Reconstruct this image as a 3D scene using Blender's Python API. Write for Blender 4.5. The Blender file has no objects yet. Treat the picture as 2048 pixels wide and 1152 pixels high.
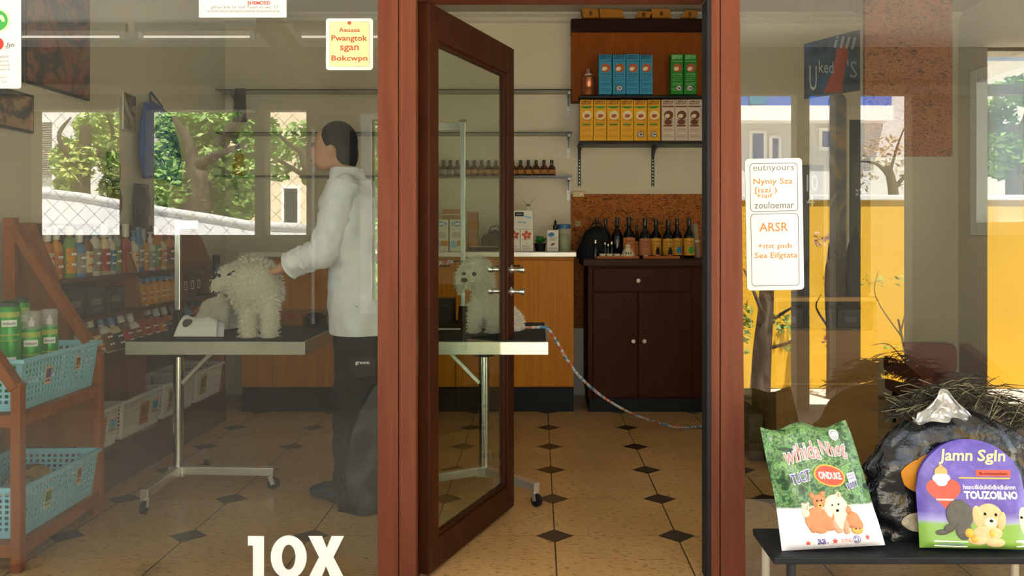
import bpy, bmesh, math, random
from mathutils import Vector, Matrix, noise
random.seed(7)
PI = math.pi
SC = bpy.context.scene
COL = SC.collection

# ---------------------------------------------------------------- camera, sky, sun, exposure
F, CX, CY, EYE = 1745.0, 1076.0, 468.0, 1.2      # focal length and principal point of the 2048 x 1152 frame, eye height
cam_data = bpy.data.cameras.new('camera')
cam = bpy.data.objects.new('camera', cam_data); COL.objects.link(cam)
cam.location = (0, -3.0, EYE); cam.rotation_euler = (PI / 2, 0, 0)
cam_data.sensor_width = 36; cam_data.lens = F * 36 / 2048
cam_data.shift_x = -(CX - 1024) / 2048; cam_data.shift_y = (CY - 576) / 2048
cam_data.clip_start = 0.05; cam_data.clip_end = 200
SC.camera = cam
SC.view_settings.view_transform = 'Standard'; SC.view_settings.look = 'None'
SC.view_settings.gamma = 1; SC.view_settings.use_curve_mapping = False
SC.view_settings.exposure = -0.5
SC.cycles.use_denoising = True
world = bpy.data.worlds.new('sky'); SC.world = world; world.use_nodes = True
bg = world.node_tree.nodes['Background']
bg.inputs[0].default_value = (0.74, 0.86, 1.0, 1); bg.inputs[1].default_value = 6.0
sun_d = bpy.data.lights.new('sun', 'SUN'); sun_d.energy = 66; sun_d.angle = math.radians(0.6); sun_d.color = (1, 0.95, 0.86)
sun = bpy.data.objects.new('sun', sun_d); COL.objects.link(sun)
sun.rotation_euler = (math.radians(-27), math.radians(12), 0)    # high, from behind the shop
FILL_LAMP = 2.3            # unseen ceiling panels added to brighten the shop
TUBE = 7.0            # tubes under the porch

def at(px, py, D):
    """where a point seen at (px, py) of the frame stands, D metres in front of the camera (the shop front is at D = 3, y = 0)"""
    return Vector(((px - CX) * D / F, D - 3.0, EYE - (py - CY) * D / F))
def ax(px, D): return (px - CX) * D / F
def az(py, D): return EYE - (py - CY) * D / F

# ---------------------------------------------------------------- materials
def C(h):
    h = h.lstrip('#'); v = [int(h[i:i + 2], 16) / 255 for i in (0, 2, 4)]
    return tuple((c / 12.92 if c <= 0.04045 else ((c + 0.055) / 1.055) ** 2.4) for c in v) + (1,)
MATS = {}
def new_mat(name):
    m = bpy.data.materials.new(name); m.use_nodes = True
    nt = m.node_tree; b = nt.nodes['Principled BSDF']
    return m, nt, b
def ramp(nt, src, stops):
    r = nt.nodes.new('ShaderNodeValToRGB'); e = r.color_ramp.elements
    while len(e) < len(stops): e.new(0.5)
    for i, (p, c) in enumerate(stops): e[i].position = p; e[i].color = c if len(c) == 4 else c + (1,)
    nt.links.new(src, r.inputs[0]); return r.outputs[0]
def coord(nt, scale=(1, 1, 1), rot=(0, 0, 0)):
    t = nt.nodes.new('ShaderNodeTexCoord'); mp = nt.nodes.new('ShaderNodeMapping')
    mp.inputs['Scale'].default_value = scale; mp.inputs['Rotation'].default_value = rot
    nt.links.new(t.outputs['Object'], mp.inputs[0]); return mp.outputs[0]
def nz(nt, vec, scale, detail=3, rough=0.5, dist=0):
    n = nt.nodes.new('ShaderNodeTexNoise'); n.inputs['Scale'].default_value = scale
    n.inputs['Detail'].default_value = detail; n.inputs['Roughness'].default_value = rough; n.inputs['Distortion'].default_value = dist
    nt.links.new(vec, n.inputs['Vector']); return n.outputs[0]
def bump(nt, b, h, strength, dist=0.01):
    u = nt.nodes.new('ShaderNodeBump'); u.inputs['Strength'].default_value = strength; u.inputs['Distance'].default_value = dist
    nt.links.new(h, u.inputs['Height']); nt.links.new(u.outputs[0], b.inputs['Normal'])
def mul(c, k): return tuple(min(1, x * k) for x in c[:3]) + (1,)
def paint(name, col, rough=0.5, metal=0.0, var=0.08, scale=12, bmp=0.0, coat=0.0):
    if name in MATS: return MATS[name]
    m, nt, b = new_mat(name); c = C(col) if isinstance(col, str) else col
    v = coord(nt); n = nz(nt, v, scale, 4)
    nt.links.new(ramp(nt, n, [(0.3, mul(c, 1 - var)), (0.7, mul(c, 1 + var))]), b.inputs['Base Color'])
    b.inputs['Roughness'].default_value = rough; b.inputs['Metallic'].default_value = metal
    if rough >= .5 and not metal: b.inputs['Specular IOR Level'].default_value = .25
    if coat: b.inputs['Coat Weight'].default_value = coat
    if bmp: bump(nt, b, nz(nt, v, scale * 6, 4), bmp)
    MATS[name] = m; return m
def wood(name, c1, c2, scale=(30, 30, 2.2), rough=0.4, bmp=0.05):
    if name in MATS: return MATS[name]
    m, nt, b = new_mat(name); v = coord(nt, scale)
    n = nz(nt, v, 1.0, 5, 0.6, 0.6)
    nt.links.new(ramp(nt, n, [(0.3, C(c1)), (0.7, C(c2))]), b.inputs['Base Color'])
    b.inputs['Roughness'].default_value = rough; b.inputs['Specular IOR Level'].default_value = 0.12
    if bmp: bump(nt, b, n, bmp)
    MATS[name] = m; return m
def speckle(name, stops, scale, rough=0.7, dist=1.5, stretch=(1, 1, 1), bmp=0.0):
    if name in MATS: return MATS[name]
    m, nt, b = new_mat(name); v = coord(nt, stretch)
    n = nz(nt, v, scale, 5, 0.65, dist)
    nt.links.new(ramp(nt, n, [(p, C(c)) for p, c in stops]), b.inputs['Base Color'])
    b.inputs['Roughness'].default_value = rough
    if bmp: bump(nt, b, n, bmp)
    MATS[name] = m; return m
def glow(name, col, s):
    if name in MATS: return MATS[name]
    m, nt, b = new_mat(name); b.inputs['Base Color'].default_value = C(col)
    b.inputs['Emission Color'].default_value = C(col); b.inputs['Emission Strength'].default_value = s
    MATS[name] = m; return m
def pane_mat(name, tint, refl):
    """window glass: clear, both surfaces' mirror reflection counted on the face turned to the viewer"""
    if name in MATS: return MATS[name]
    m = bpy.data.materials.new(name); m.use_nodes = True; nt = m.node_tree; nt.nodes.clear()
    out = nt.nodes.new('ShaderNodeOutputMaterial'); mx = nt.nodes.new('ShaderNodeMixShader')
    tr = nt.nodes.new('ShaderNodeBsdfTransparent'); gl = nt.nodes.new('ShaderNodeBsdfGlossy')
    tr.inputs[0].default_value = tint; gl.inputs['Roughness'].default_value = 0.0
    lw = nt.nodes.new('ShaderNodeFresnel'); lw.inputs[0].default_value = 1.5
    g = nt.nodes.new('ShaderNodeNewGeometry')
    k = nt.nodes.new('ShaderNodeMath'); k.operation = 'MULTIPLY'; k.inputs[1].default_value = refl
    inv = nt.nodes.new('ShaderNodeMath'); inv.operation = 'SUBTRACT'; inv.inputs[0].default_value = 1
    k2 = nt.nodes.new('ShaderNodeMath'); k2.operation = 'MULTIPLY'; k2.use_clamp = True
    L = nt.links.new
    L(lw.outputs[0], k.inputs[0]); L(g.outputs['Backfacing'], inv.inputs[1]); L(k.outputs[0], k2.inputs[0]); L(inv.outputs[0], k2.inputs[1])
    L(k2.outputs[0], mx.inputs[0]); L(tr.outputs[0], mx.inputs[1]); L(gl.outputs[0], mx.inputs[2]); L(mx.outputs[0], out.inputs[0])
    MATS[name] = m; return m
def clear_mat(name, col, alpha, rough=0.15):
    """clear or tinted plastic and shelf glass"""
    if name in MATS: return MATS[name]
    m, nt, b = new_mat(name); b.inputs['Base Color'].default_value = C(col)
    b.inputs['Alpha'].default_value = alpha; b.inputs['Roughness'].default_value = rough
    MATS[name] = m; return m
def floor_mat():
    m, nt, b = new_mat('cream vinyl tiles with dark corner lozenges')
    N, L = nt.nodes.new, nt.links.new
    t = N('ShaderNodeTexCoord'); sp = N('ShaderNodeSeparateXYZ'); L(t.outputs['Object'], sp.inputs[0])
    def M(op, a, bb=None, clamp=False):
        n = N('ShaderNodeMath'); n.operation = op; n.use_clamp = clamp
        for i, x in enumerate((a, bb)):
            if x is None: continue
            if isinstance(x, (int, float)): n.inputs[i].default_value = x
            else: L(x, n.inputs[i])
        return n.outputs[0]
    S = 0.4855
    def d(o, off): return M('MULTIPLY', M('PINGPONG', M('DIVIDE', M('SUBTRACT', o, off), S), 0.5), S)
    dx, dy = d(sp.outputs[0], 0.066), d(sp.outputs[1], 0.469)
    loz = M('LESS_THAN', M('ADD', dx, dy), 0.076)
    gx = M('LESS_THAN', dx, 0.0028); gy = M('MULTIPLY', M('LESS_THAN', dy, 0.0022), 0.45)
    grout = M('MAXIMUM', gx, gy)
    v = coord(nt, (9, 30, 1)); fl = nz(nt, v, 3.6, 2, 0.5, 0.3)
    base = ramp(nt, nz(nt, coord(nt), 2.5, 4), [(0.3, C('#b48c56')), (0.7, C('#c89f68'))])
    fleck = ramp(nt, fl, [(0.37, (1, 1, 1)), (0.405, (0, 0, 0))])
    def mix(fac, a, c):
        x = N('ShaderNodeMix'); x.data_type = 'RGBA'; L(fac, x.inputs[0])
        if isinstance(a, tuple): x.inputs[6].default_value = a
        else: L(a, x.inputs[6])
        if isinstance(c, tuple): x.inputs[7].default_value = c
        else: L(c, x.inputs[7])
        return x.outputs[2]
    c = mix(M('MULTIPLY', fleck, 0.7), base, C('#5d4223'))
    c = mix(grout, c, C('#3a2a17')); c = mix(loz, c, C('#3d3327'))
    L(c, b.inputs['Base Color']); b.inputs['Roughness'].default_value = 0.32
    MATS['floor'] = m; return m

# ---------------------------------------------------------------- mesh builder
class MB:
    def __init__(s): s.v, s.f = [], []
    def add(s, vs, fs):
        n = len(s.v); s.v += [Vector(v) for v in vs]; s.f += [tuple(i + n for i in f) for f in fs]; return s
    def box(s, x0, x1, y0, y1, z0, z1):
        return s.add([(x, y, z) for z in (z0, z1) for y in (y0, y1) for x in (x0, x1)],
                     [(0, 2, 3, 1), (4, 5, 7, 6), (0, 1, 5, 4), (2, 6, 7, 3), (0, 4, 6, 2), (1, 3, 7, 5)])
    def hexa(s, lo, hi):      # two matching rings of points
        n = len(lo); fs = [tuple(range(n - 1, -1, -1)), tuple(range(n, 2 * n))]
        fs += [(i, (i + 1) % n, (i + 1) % n + n, i + n) for i in range(n)]
        return s.add(list(lo) + list(hi), fs)
    def prism(s, poly, y0, y1):   # outline in x,z; depth in y
        return s.hexa([(x, y0, z) for x, z in poly], [(x, y1, z) for x, z in poly])
    def tube(s, pts, r, n=8, cap=True):
        pts = [Vector(p) for p in pts]; m = len(pts); rs = r if isinstance(r, (list, tuple)) else [r] * m
        vs, fs, prev = [], [], None
        for i, p in enumerate(pts):
            t = (pts[min(i + 1, m - 1)] - pts[max(i - 1, 0)]).normalized()
            if prev is None:
                a = Vector((0, 0, 1)) if abs(t.z) < 0.9 else Vector((1, 0, 0)); u = t.cross(a).normalized()
            else: u = (prev - t * prev.dot(t)).normalized()
            prev = u; w = t.cross(u)
            vs += [p + (u * math.cos(2 * PI * k / n) + w * math.sin(2 * PI * k / n)) * rs[i] for k in range(n)]
        for i in range(m - 1):
            fs += [(i * n + k, i * n + (k + 1) % n, (i + 1) * n + (k + 1) % n, (i + 1) * n + k) for k in range(n)]
        if cap: fs += [tuple(range(n - 1, -1, -1)), tuple(range((m - 1) * n, m * n))]
        return s.add(vs, fs)
    def bar(s, p, q, w, h, up=(0, 0, 1)):   # straight square section bar
        p, q = Vector(p), Vector(q); t = (q - p).normalized(); up = Vector(up)
        if abs(t.dot(up)) > 0.98: up = Vector((0, 1, 0))
        a = t.cross(up).normalized() * (w / 2); b = a.cross(t).normalized() * (h / 2)
        return s.hexa([p - a - b, p + a - b, p + a + b, p - a + b], [q - a - b, q + a - b, q + a + b, q - a + b])
    def lathe(s, prof, n=20, o=(0, 0, 0), sx=1, sy=1):
        o = Vector(o); vs, fs = [], []
        for r, z in prof: vs += [o + Vector((r * math.cos(2 * PI * k / n) * sx, r * math.sin(2 * PI * k / n) * sy, z)) for k in range(n)]
        m = len(prof)
        for i in range(m - 1): fs += [(i * n + k, i * n + (k + 1) % n, (i + 1) * n + (k + 1) % n, (i + 1) * n + k) for k in range(n)]
        fs += [tuple(range(n - 1, -1, -1)), tuple(range((m - 1) * n, m * n))]
        return s.add(vs, fs)
    def ell(s, c, r, rot=None, n=16, m=10):
        c = Vector(c); r = Vector(r) if not isinstance(r, (int, float)) else Vector((r, r, r)); vs, fs = [], []
        for i in range(m + 1):
            a = PI * (i + 0.0) / m; a = min(max(a, 0.02), PI - 0.02)
            for k in range(n):
                p = Vector((math.sin(a) * math.cos(2 * PI * k / n) * r.x, math.sin(a) * math.sin(2 * PI * k / n) * r.y, -math.cos(a) * r.z))
                if rot is not None: p = rot @ p
                vs.append(c + p)
        for i in range(m): fs += [(i * n + k, i * n + (k + 1) % n, (i + 1) * n + (k + 1) % n, (i + 1) * n + k) for k in range(n)]
        fs += [tuple(range(n - 1, -1, -1)), tuple(range(m * n, (m + 1) * n))]
        return s.add(vs, fs)
    def capsule(s, p, q, r0, r1, n=14):
        s.tube([p, q], [r0, r1], n); s.ell(p, r0, n=n, m=8); s.ell(q, r1, n=n, m=8); return s
    def grid(s, fn, nu, nv):
        vs = [fn(i / nu, j / nv) for j in range(nv + 1) for i in range(nu + 1)]; w = nu + 1
        return s.add(vs, [(j * w + i, j * w + i + 1, (j + 1) * w + i + 1, (j + 1) * w + i) for j in range(nv) for i in range(nu)])
    def xform(s, M): s.v = [M @ v for v in s.v]; return s
    def build(s, name, mat, parent=None, smooth=False, bevel=0, mods=()):
        me = bpy.data.meshes.new(name); me.from_pydata([tuple(v) for v in s.v], [], s.f)
        bm = bmesh.new(); bm.from_mesh(me); bmesh.ops.recalc_face_normals(bm, faces=bm.faces); bm.to_mesh(me); bm.free()
        me.materials.append(mat); me.update()
        o = bpy.data.objects.new(name, me); COL.objects.link(o)
        if parent is not None: o.parent = parent
        if smooth:
            for p in me.polygons: p.use_smooth = True
            if smooth == 'auto': me.set_sharp_from_angle(angle=math.radians(38))
        if bevel:
            b = o.modifiers.new('bevel', 'BEVEL'); b.width = bevel; b.segments = 2; b.limit_method = 'ANGLE'; b.angle_limit = math.radians(40)
        return o

TXT = {}
def text_geo(s, bold=0.0):
    k = (s, bold)
    if k not in TXT:
        c = bpy.data.curves.new('lettering', 'FONT'); c.body = s; c.align_x = 'CENTER'; c.offset = bold; c.resolution_u = 2
        o = bpy.data.objects.new('lettering', c); me = o.to_mesh()
        vs = [v.co.copy() for v in me.vertices]; fs = [tuple(p.vertices) for p in me.polygons]
        o.to_mesh_clear(); bpy.data.objects.remove(o); bpy.data.curves.remove(c)
        if vs:
            y0, y1 = min(v.y for v in vs), max(v.y for v in vs); x0, x1 = min(v.x for v in vs), max(v.x for v in vs)
            vs = [Vector((v.x - (x0 + x1) / 2, v.y - (y0 + y1) / 2, 0)) for v in vs]
        TXT[k] = (vs, fs)
    return TXT[k]
def txt(mb, s, cx, cz, y, h, w=None, bold=0.0, rot=0.0, fn=None, shear=0.0):
    """flat lettering of height h (and width w) centred at cx, cz on the plane y, facing -y; fn(x, z) bends it over a surface"""
    vs, fs = text_geo(s, bold)
    if not vs: return
    H = max(v.y for v in vs) * 2; W = max(v.x for v in vs) * 2
    ky = h / H; kx = (w / W) if w else ky; cr, sr = math.cos(rot), math.sin(rot); out = []
    for v in vs:
        x, z = v.x * kx + shear * v.y * ky, v.y * ky; x, z = x * cr - z * sr, x * sr + z * cr
        out.append(fn(cx + x, cz + z) if fn else Vector((cx + x, y, cz + z)))
    mb.add(out, fs)
def disc(mb, cx, cz, rx, rz, y=0, rot=0.0, fn=None, n=24, rings=1, r0=0.0, a0=0, a1=2 * PI):
    """flat disc or ring, facing -y"""
    cr, sr = math.cos(rot), math.sin(rot); vs, fs = [], []
    full = abs(a1 - a0 - 2 * PI) < 1e-6; m = n if full else n + 1
    rr = [r0 + (1 - r0) * i / rings for i in range(rings + 1)]
    for r in rr:
        for k in range(m):
            a = a0 + (a1 - a0) * k / n; x, z = rx * max(r, 1e-3) * math.cos(a), rz * max(r, 1e-3) * math.sin(a)
            x, z = x * cr - z * sr, x * sr + z * cr
            vs.append(fn(cx + x, cz + z) if fn else Vector((cx + x, y, cz + z)))
    for i in range(rings):
        for k in range(n): k2 = (k + 1) % m; fs.append((i * m + k, i * m + k2, (i + 1) * m + k2, (i + 1) * m + k))
    mb.add(vs, fs)
def rect(mb, x0, x1, z0, z1, y=0, fn=None, nu=1, nv=1):
    g = (lambda u, v: fn(x0 + (x1 - x0) * u, z0 + (z1 - z0) * v)) if fn else (lambda u, v: Vector((x0 + (x1 - x0) * u, y, z0 + (z1 - z0) * v)))
    mb.grid(g, nu, nv)
def rrect(x0, x1, z0, z1, r, n=5):
    p = []
    for cx, cz, a in ((x1 - r, z1 - r, 0), (x0 + r, z1 - r, 1), (x0 + r, z0 + r, 2), (x1 - r, z0 + r, 3)):
        p += [(cx + r * math.cos(PI / 2 * (a + k / n)), cz + r * math.sin(PI / 2 * (a + k / n))) for k in range(n + 1)]
    return p
def frame_ring(mb, outer, inner, y):
    n = len(outer); mb.add([(x, y, z) for x, z in outer] + [(x, y, z) for x, z in inner], [(i, (i + 1) % n, n + (i + 1) % n, n + i) for i in range(n)])

# ---------------------------------------------------------------- things, parts, copies
def tag(o, label=None, cat=None, group=None, kind=None):
    if label: o['label'] = label
    if cat: o['category'] = cat
    if group: o['group'] = group
    if kind: o['kind'] = kind
    return o
def thing(name, label, cat, loc=(0, 0, 0), rotz=0.0, group=None, rot=None):
    o = bpy.data.objects.new(name, None); COL.objects.link(o); o.empty_display_size = 0.05
    o.location = loc; o.rotation_euler = rot if rot else (0, 0, rotz)
    return tag(o, label, cat, group)
def struct(name, mb, mat, parent=None, label=None, **kw):
    o = mb.build(name, mat, parent, **kw)
    if parent is None: tag(o, label, None, None, 'structure')
    return o
def dup(o, loc=None, rotz=None, label=None, group=None, rot=None):
    def cp(x, parent):
        c = x.copy(); COL.objects.link(c)
        if parent is not None: c.parent = parent
        for ch in x.children: cp(ch, c)
        return c
    r = cp(o, None)
    if loc is not None: r.location = loc
    if rot is not None: r.rotation_euler = rot
    elif rotz is not None: r.rotation_euler = (0, 0, rotz)
    if label: r['label'] = label
    if group: r['group'] = group
    return r
ORD = ['first', 'second', 'third', 'fourth', 'fifth', 'sixth', 'seventh', 'eighth', 'ninth', 'tenth', 'eleventh', 'twelfth',
       'thirteenth', 'fourteenth', 'fifteenth', 'sixteenth', 'seventeenth', 'eighteenth', 'nineteenth', 'twentieth']
def ico(v): return Vector(v)
# ---------------------------------------------------------------- common materials
M = {}
M['wall'] = paint('warm white wall paint', '#cfc5ae', 0.8, var=0.03, scale=3, bmp=0.03)
M['ceil'] = paint('ceiling paint', '#b7b0a2', 0.85, var=0.03, scale=2)
M['cornice'] = paint('cornice paint', '#c3bdae', 0.7, var=0.02)
M['frame'] = wood('red brown painted timber', '#5e3020', '#6d3c28', (26, 26, 1.6), 0.45, 0.06)
M['door'] = wood('dark red brown door timber', '#2e1407', '#3e1c0a', (26, 26, 1.6), 0.4, 0.06)
M['black'] = paint('black rubber', '#14161a', 0.6, var=0.1)
M['chrome'] = paint('brushed chrome', '#d8d6d0', 0.2, 1.0, 0.03)
M['steel'] = paint('satin aluminium', '#d9d4c6', 0.33, 0.85, 0.04)
M['white'] = paint('white plastic', '#e8e6e0', 0.4, var=0.02)
M['paper'] = paint('white paper', '#d9d7d3', 0.7, var=0.01)
M['glass'] = pane_mat('shop window glass', (0.88, 0.90, 0.88, 1), 3.0)
M['doorglass'] = pane_mat('door glass', (0.84, 0.90, 0.84, 1), 1.6)
M['shelfglass'] = clear_mat('green edged shelf glass', '#3d5a50', 0.35, 0.1)
M['lit'] = glow('lamp tube', '#fff6e2', TUBE)
M['panel'] = glow('fill lamp panel', '#fff1d8', FILL_LAMP)
M['ink_red'] = paint('red ink', '#c43a30', 0.6, var=0.03)
M['ink_orange'] = paint('orange ink', '#cf7840', 0.6, var=0.03)
M['ink_grey'] = paint('grey ink', '#66686a', 0.6, var=0.03)
M['ink_black'] = paint('black ink', '#1c1c1e', 0.6, var=0.03)
M['ink_white'] = paint('white ink', '#f3f2ee', 0.6, var=0.01)

# ---------------------------------------------------------------- room
XL, XR, YB, ZC = -2.33, 3.13, 3.5, 2.84
struct('floor', MB().box(XL - .1, XR + .1, -0.12, YB + .1, -0.12, 0), floor_mat())
struct('ceiling', MB().box(XL - .1, XR + .1, -0.02, YB + .1, ZC, ZC + .14), M['ceil'])
struct('wall_back', MB().box(XL - .1, XR + .1, YB, YB + .12, 0, ZC), M['wall'])
struct('wall_left', MB().box(XL - .12, XL, 0.1, YB, 0, ZC), M['wall'])
# right wall with a window opening between D 4.3 and 5.6
wr = MB(); y0, y1, z0, z1 = 1.9, 3.2, 1.25, 2.3
wr.box(XR, XR + .12, 0.1, y0, 0, ZC).box(XR, XR + .12, y1, YB, 0, ZC).box(XR, XR + .12, y0, y1, 0, z0).box(XR, XR + .12, y0, y1, z1, ZC)
struct('wall_right', wr, M['wall'])
w3 = tag(thing('window_3', None, None, (XR, 0, 0)), kind='structure')
fr = MB()
for a, b, c, d in ((y0 - .06, y0 + .03, z0 - .06, z1 + .06), (y1 - .03, y1 + .06, z0 - .06, z1 + .06), (y0 + .03, y1 - .03, z0 - .06, z0 + .03), (y0 + .03, y1 - .03, z1 - .03, z1 + .06), ((y0 + y1) / 2 - .025, (y0 + y1) / 2 + .025, z0 + .03, z1 - .03)):
    fr.box(-.03, .1, a, b, c, d)
fr.build('frame', M['white'], w3, bevel=.004)
MB().box(.05, .056, y0 + .03, y1 - .03, z0 + .03, z1 - .03).build('glass_pane', clear_mat('frosted side window', '#c9d0cc', 0.75, 0.5), w3)
struct('trim_5', MB().prism([(0, 0), (0, -.07), (-.02, -.055), (-.03, -.03), (-.06, -.015), (-.06, 0)], XL, XR).xform(Matrix.Translation((0, YB, ZC)) @ Matrix(((0, 1, 0, 0), (1, 0, 0, 0), (0, 0, 1, 0), (0, 0, 0, 1)))), M['cornice'])
# ---------------------------------------------------------------- shop front: posts, header, panes
def post(name, x0, x1, xb0, xb1):
    return struct(name, MB().hexa([(xb0, 0, -.07), (xb1, 0, -.07), (xb1, .1, -.07), (xb0, .1, -.07)], [(x0, 0, 2.52), (x1, 0, 2.52), (x1, .1, 2.52), (x0, .1, 2.52)]), M['frame'], bevel=.004)
post('trim_1', -.552, -.481, -.552, -.481)
struct('trim_2', MB().box(-.479, -.42, 0.002, .1, -.07, 2.52), M['frame'], bevel=.004)
post('trim_3', .628, .690, .628, .716)
post('trim_4', .596, .626, .596, .626)
struct('trim_6', MB().box(.5825, .5955, .004, .1, 0, 2.012), M['black'])
struct('trim_7', MB().box(-.4195, .582, 0, .1, 2.013, 2.12), M['frame'], bevel=.004)
struct('trim_8', MB().box(XL - .1, XR + .1, 0, .1, 2.521, 2.839), M['frame'], bevel=.004)
def shop_window(name, x0, x1):
    w = tag(thing(name, None, None), kind='structure')
    MB().box(x0, x1, .04, .07, -.06, -.003).build('bottom_rail', M['frame'], w)
    MB().box(x0, x1, .03, .08, 2.47, 2.52).build('top_rail', M['frame'], w)
    MB().box(x0, x1, .052, .058, .0015, 2.47).build('glass_pane', M['glass'], w)
shop_window('window_1', XL - .1, -.553)
shop_window('window_2', .694, XR + .1)
wt = tag(thing('window_4', None, None), kind='structure')
MB().box(-.4195, .582, .05, .056, 2.121, 2.52).build('glass_pane', M['glass'], wt)
# ---------------------------------------------------------------- open door
d = tag(thing('door_1', None, None, (-.398, .045, 0), math.radians(70.6)), kind='structure')
L, T, ST = .825, .021, .075
fm = MB()
fm.box(0, ST, -T, T, .012, 2.008).box(L - ST, L, -T, T, .012, 2.008).box(ST, L - ST, -T, T, 1.888, 2.008).box(ST, L - ST, -T, T, .012, .118)
fm.build('door_frame', M['door'], d, bevel=.003)
bead = MB()
for a, b, c, e in ((ST, ST + .012, .118, 1.888), (L - ST - .012, L - ST, .118, 1.888), (ST, L - ST, .118, .13), (ST, L - ST, 1.876, 1.888)):
    bead.box(a, b, -.012, .012, c, e)
bead.build('glazing_bead', M['door'], d)
MB().box(ST + .004, L - ST - .004, -.003, .003, .122, 1.884).build('glass_pane', M['doorglass'], d)
for z in (az(540, 3.75), az(584, 3.75)):
    for s in (-1, 1):
        h = MB().lathe([(.022, 0), (.022, .004), (.012, .008), (.009, .014), (.009, .04), (.013, .044), (.014, .06), (.009, .064)], 16)
        h.xform(Matrix.Translation((L - .04, s * T, z)) @ Matrix.Rotation(PI / 2 * s, 4, 'X') @ Matrix.Rotation(PI if True else 0, 4, 'X'))
        h.build('handle', M['chrome'], d, smooth='auto')
# ---------------------------------------------------------------- unseen ceiling panels added to light the shop, above the frame
def added_ceiling_light(x, y, label):
    t = thing('added_ceiling_light', label, 'lamp', (x, y, ZC), group='added ceiling panels in the shop')
    h = MB().box(-.62, .62, -.16, .16, -.05, 0); h.build('housing', M['white'], t, bevel=.006)
    MB().box(-.59, .59, -.13, .13, -.058, -.05).build('diffuser', M['panel'], t)
    return t
added_ceiling_light(-1.0, 1.05, 'added unseen white ceiling light panel over the left grooming table')
added_ceiling_light(1.6, 1.05, 'added unseen white ceiling light panel over the right side of the shop')
# ---------------------------------------------------------------- porch in front of the shop, the wall across it
PORCH = paint('grey porch plaster', '#98907f', 0.85, var=0.05, scale=4, bmp=0.04)
struct('floor_porch', MB().box(-6, 6, -3.4, -.121, -.3, -.07), paint('porch concrete', '#a59c8c', 0.8, var=0.1, scale=6))
struct('ceiling_porch', MB().box(-6, 6, -3.55, 0, 2.55, 2.68), paint('porch ceiling', '#efe9dc', 0.8, var=0.03))
ops = [(-700, -60, 215, 470), (45, 225, 215, 470), (278, 500, 215, 470), (520, 605, 215, 470), (738, 905, 235, 604), (960, 1470, 150, 826),  # last opening here is unseen, added to let daylight into the shop
       (1485, 1602, 172, 826), (1628, 1682, 172, 826), (1732, 1837, 172, 826), (1990, 2330, 60, 826)]
DW = 6.2; ws = MB(); xp = -6.0
for a, b, t, bo in ops:
    xa, xb = ax(a, DW), ax(b, DW)
    ws.box(xp, xa, -3.34, -3.2, -.07, 2.55)
    ws.box(xa, xb, -3.34, -3.2, az(t, DW), 2.55)
    if az(bo, DW) > -.05: ws.box(xa, xb, -3.34, -3.2, -.07, az(bo, DW))
    xp = xb
ws.box(xp, 6, -3.34, -3.2, -.07, 2.55)
struct('wall_street', ws, PORCH)
wf = tag(thing('window_5', None, None, (0, -3.2, 0)), kind='structure')
fw = MB(); xa, xb, zt, zb = ax(738, DW), ax(905, DW), az(235, DW), az(604, DW)
for a, b, c, e in ((xa - .075, xa, zb - .09, zt + .04), (xb, xb + .075, zb - .09, zt + .04), (xa, xb, zb - .09, zb), (xa, xb, zt, zt + .04)): fw.box(a, b, -.1, .03, c, e)
fw.build('frame', M['white'], wf, bevel=.004)
struct('trim_10', MB().box(-6, 6, -3.2, -3.1, az(188, DW), az(168, DW)), PORCH)
struct('trim_11', MB().bar((ax(520, 5.2), -2.2, 2.5), (ax(640, 6.1), -3.1, 2.2), .12, .1), PORCH)
struct('trim_12', MB().box(ax(618, DW), ax(623, DW), -3.2, -3.17, az(650, DW), az(253, DW)), M['white'])
struct('trim_13', MB().box(ax(694, DW), ax(708, DW), -3.2, -3.18, az(480, DW), az(258, DW)), paint('dark blue jamb', '#1c2a3a', .6))
def tube_light(p0, p1, label):
    D = 5.5; xa, xb, z = ax(p0, D), ax(p1, D), az(66, D)
    t = thing('tube_light', label, 'lamp', ((xa + xb) / 2, -2.5, z), group='tube lights under the porch'); h = (xb - xa) / 2
    MB().box(-h - .03, h + .03, -.012, .03, .03, 2.55 - z).build('housing', paint('pale tube housing', '#b9b2a4', .6), t)
    MB().tube([(-h, 0, 0), (h, 0, 0)], .0075, 10).build('lamp_tube', M['lit'], t, smooth='auto')
    for s in (-1, 1): MB().box(s * h - .015, s * h + .015, -.016, .016, -.015, .03).build('socket', M['white'], t)
tube_light(0, 230, 'fluorescent tube reflected near the left edge of the window')
tube_light(268, 495, 'fluorescent tube reflected below the white notice')
tube_light(590, 800, 'fluorescent tube reflected behind the cream sign')

# ---------------------------------------------------------------- papers and letters stuck on the glass
YG = .0505
def sticker(name, label, cat, x0, x1, z0, z1, r=.008, mat=None, border=None, inner=None):
    cx, cz = (x0 + x1) / 2, (z0 + z1) / 2
    t = thing(name, label, cat, (cx, YG, cz)); w, h = (x1 - x0) / 2, (z1 - z0) / 2
    MB().prism(rrect(-w, w, -h, h, r), -.0012, .001).build('sheet', mat or M['paper'], t)
    return t, w, h
D3 = 3.05
t, w, h = sticker('window_poster', 'white paper notice with green and red round emblems at the left edge of the window', 'notice', ax(-70, D3), ax(42, D3), az(177, D3), az(-30, D3))
k = D3 / F
def px_local(px, py, cx0, cy0): return (px - cx0) * k, -(py - cy0) * k
cx0, cy0 = (-70 + 42) / 2, (177 - 30) / 2
g = MB(); x, z = px_local(-4, 41, cx0, cy0); disc(g, x, z, 24 * k, 24 * k, -.0016); g.build('round_emblem', paint('leaf green ink', '#3d9a45', .6), t)
g = MB(); disc(g, x, z, 24 * k, 24 * k, -.002, r0=.84); g.build('emblem_rim', paint('pale green ink', '#b9d7ae', .6), t)
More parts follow.
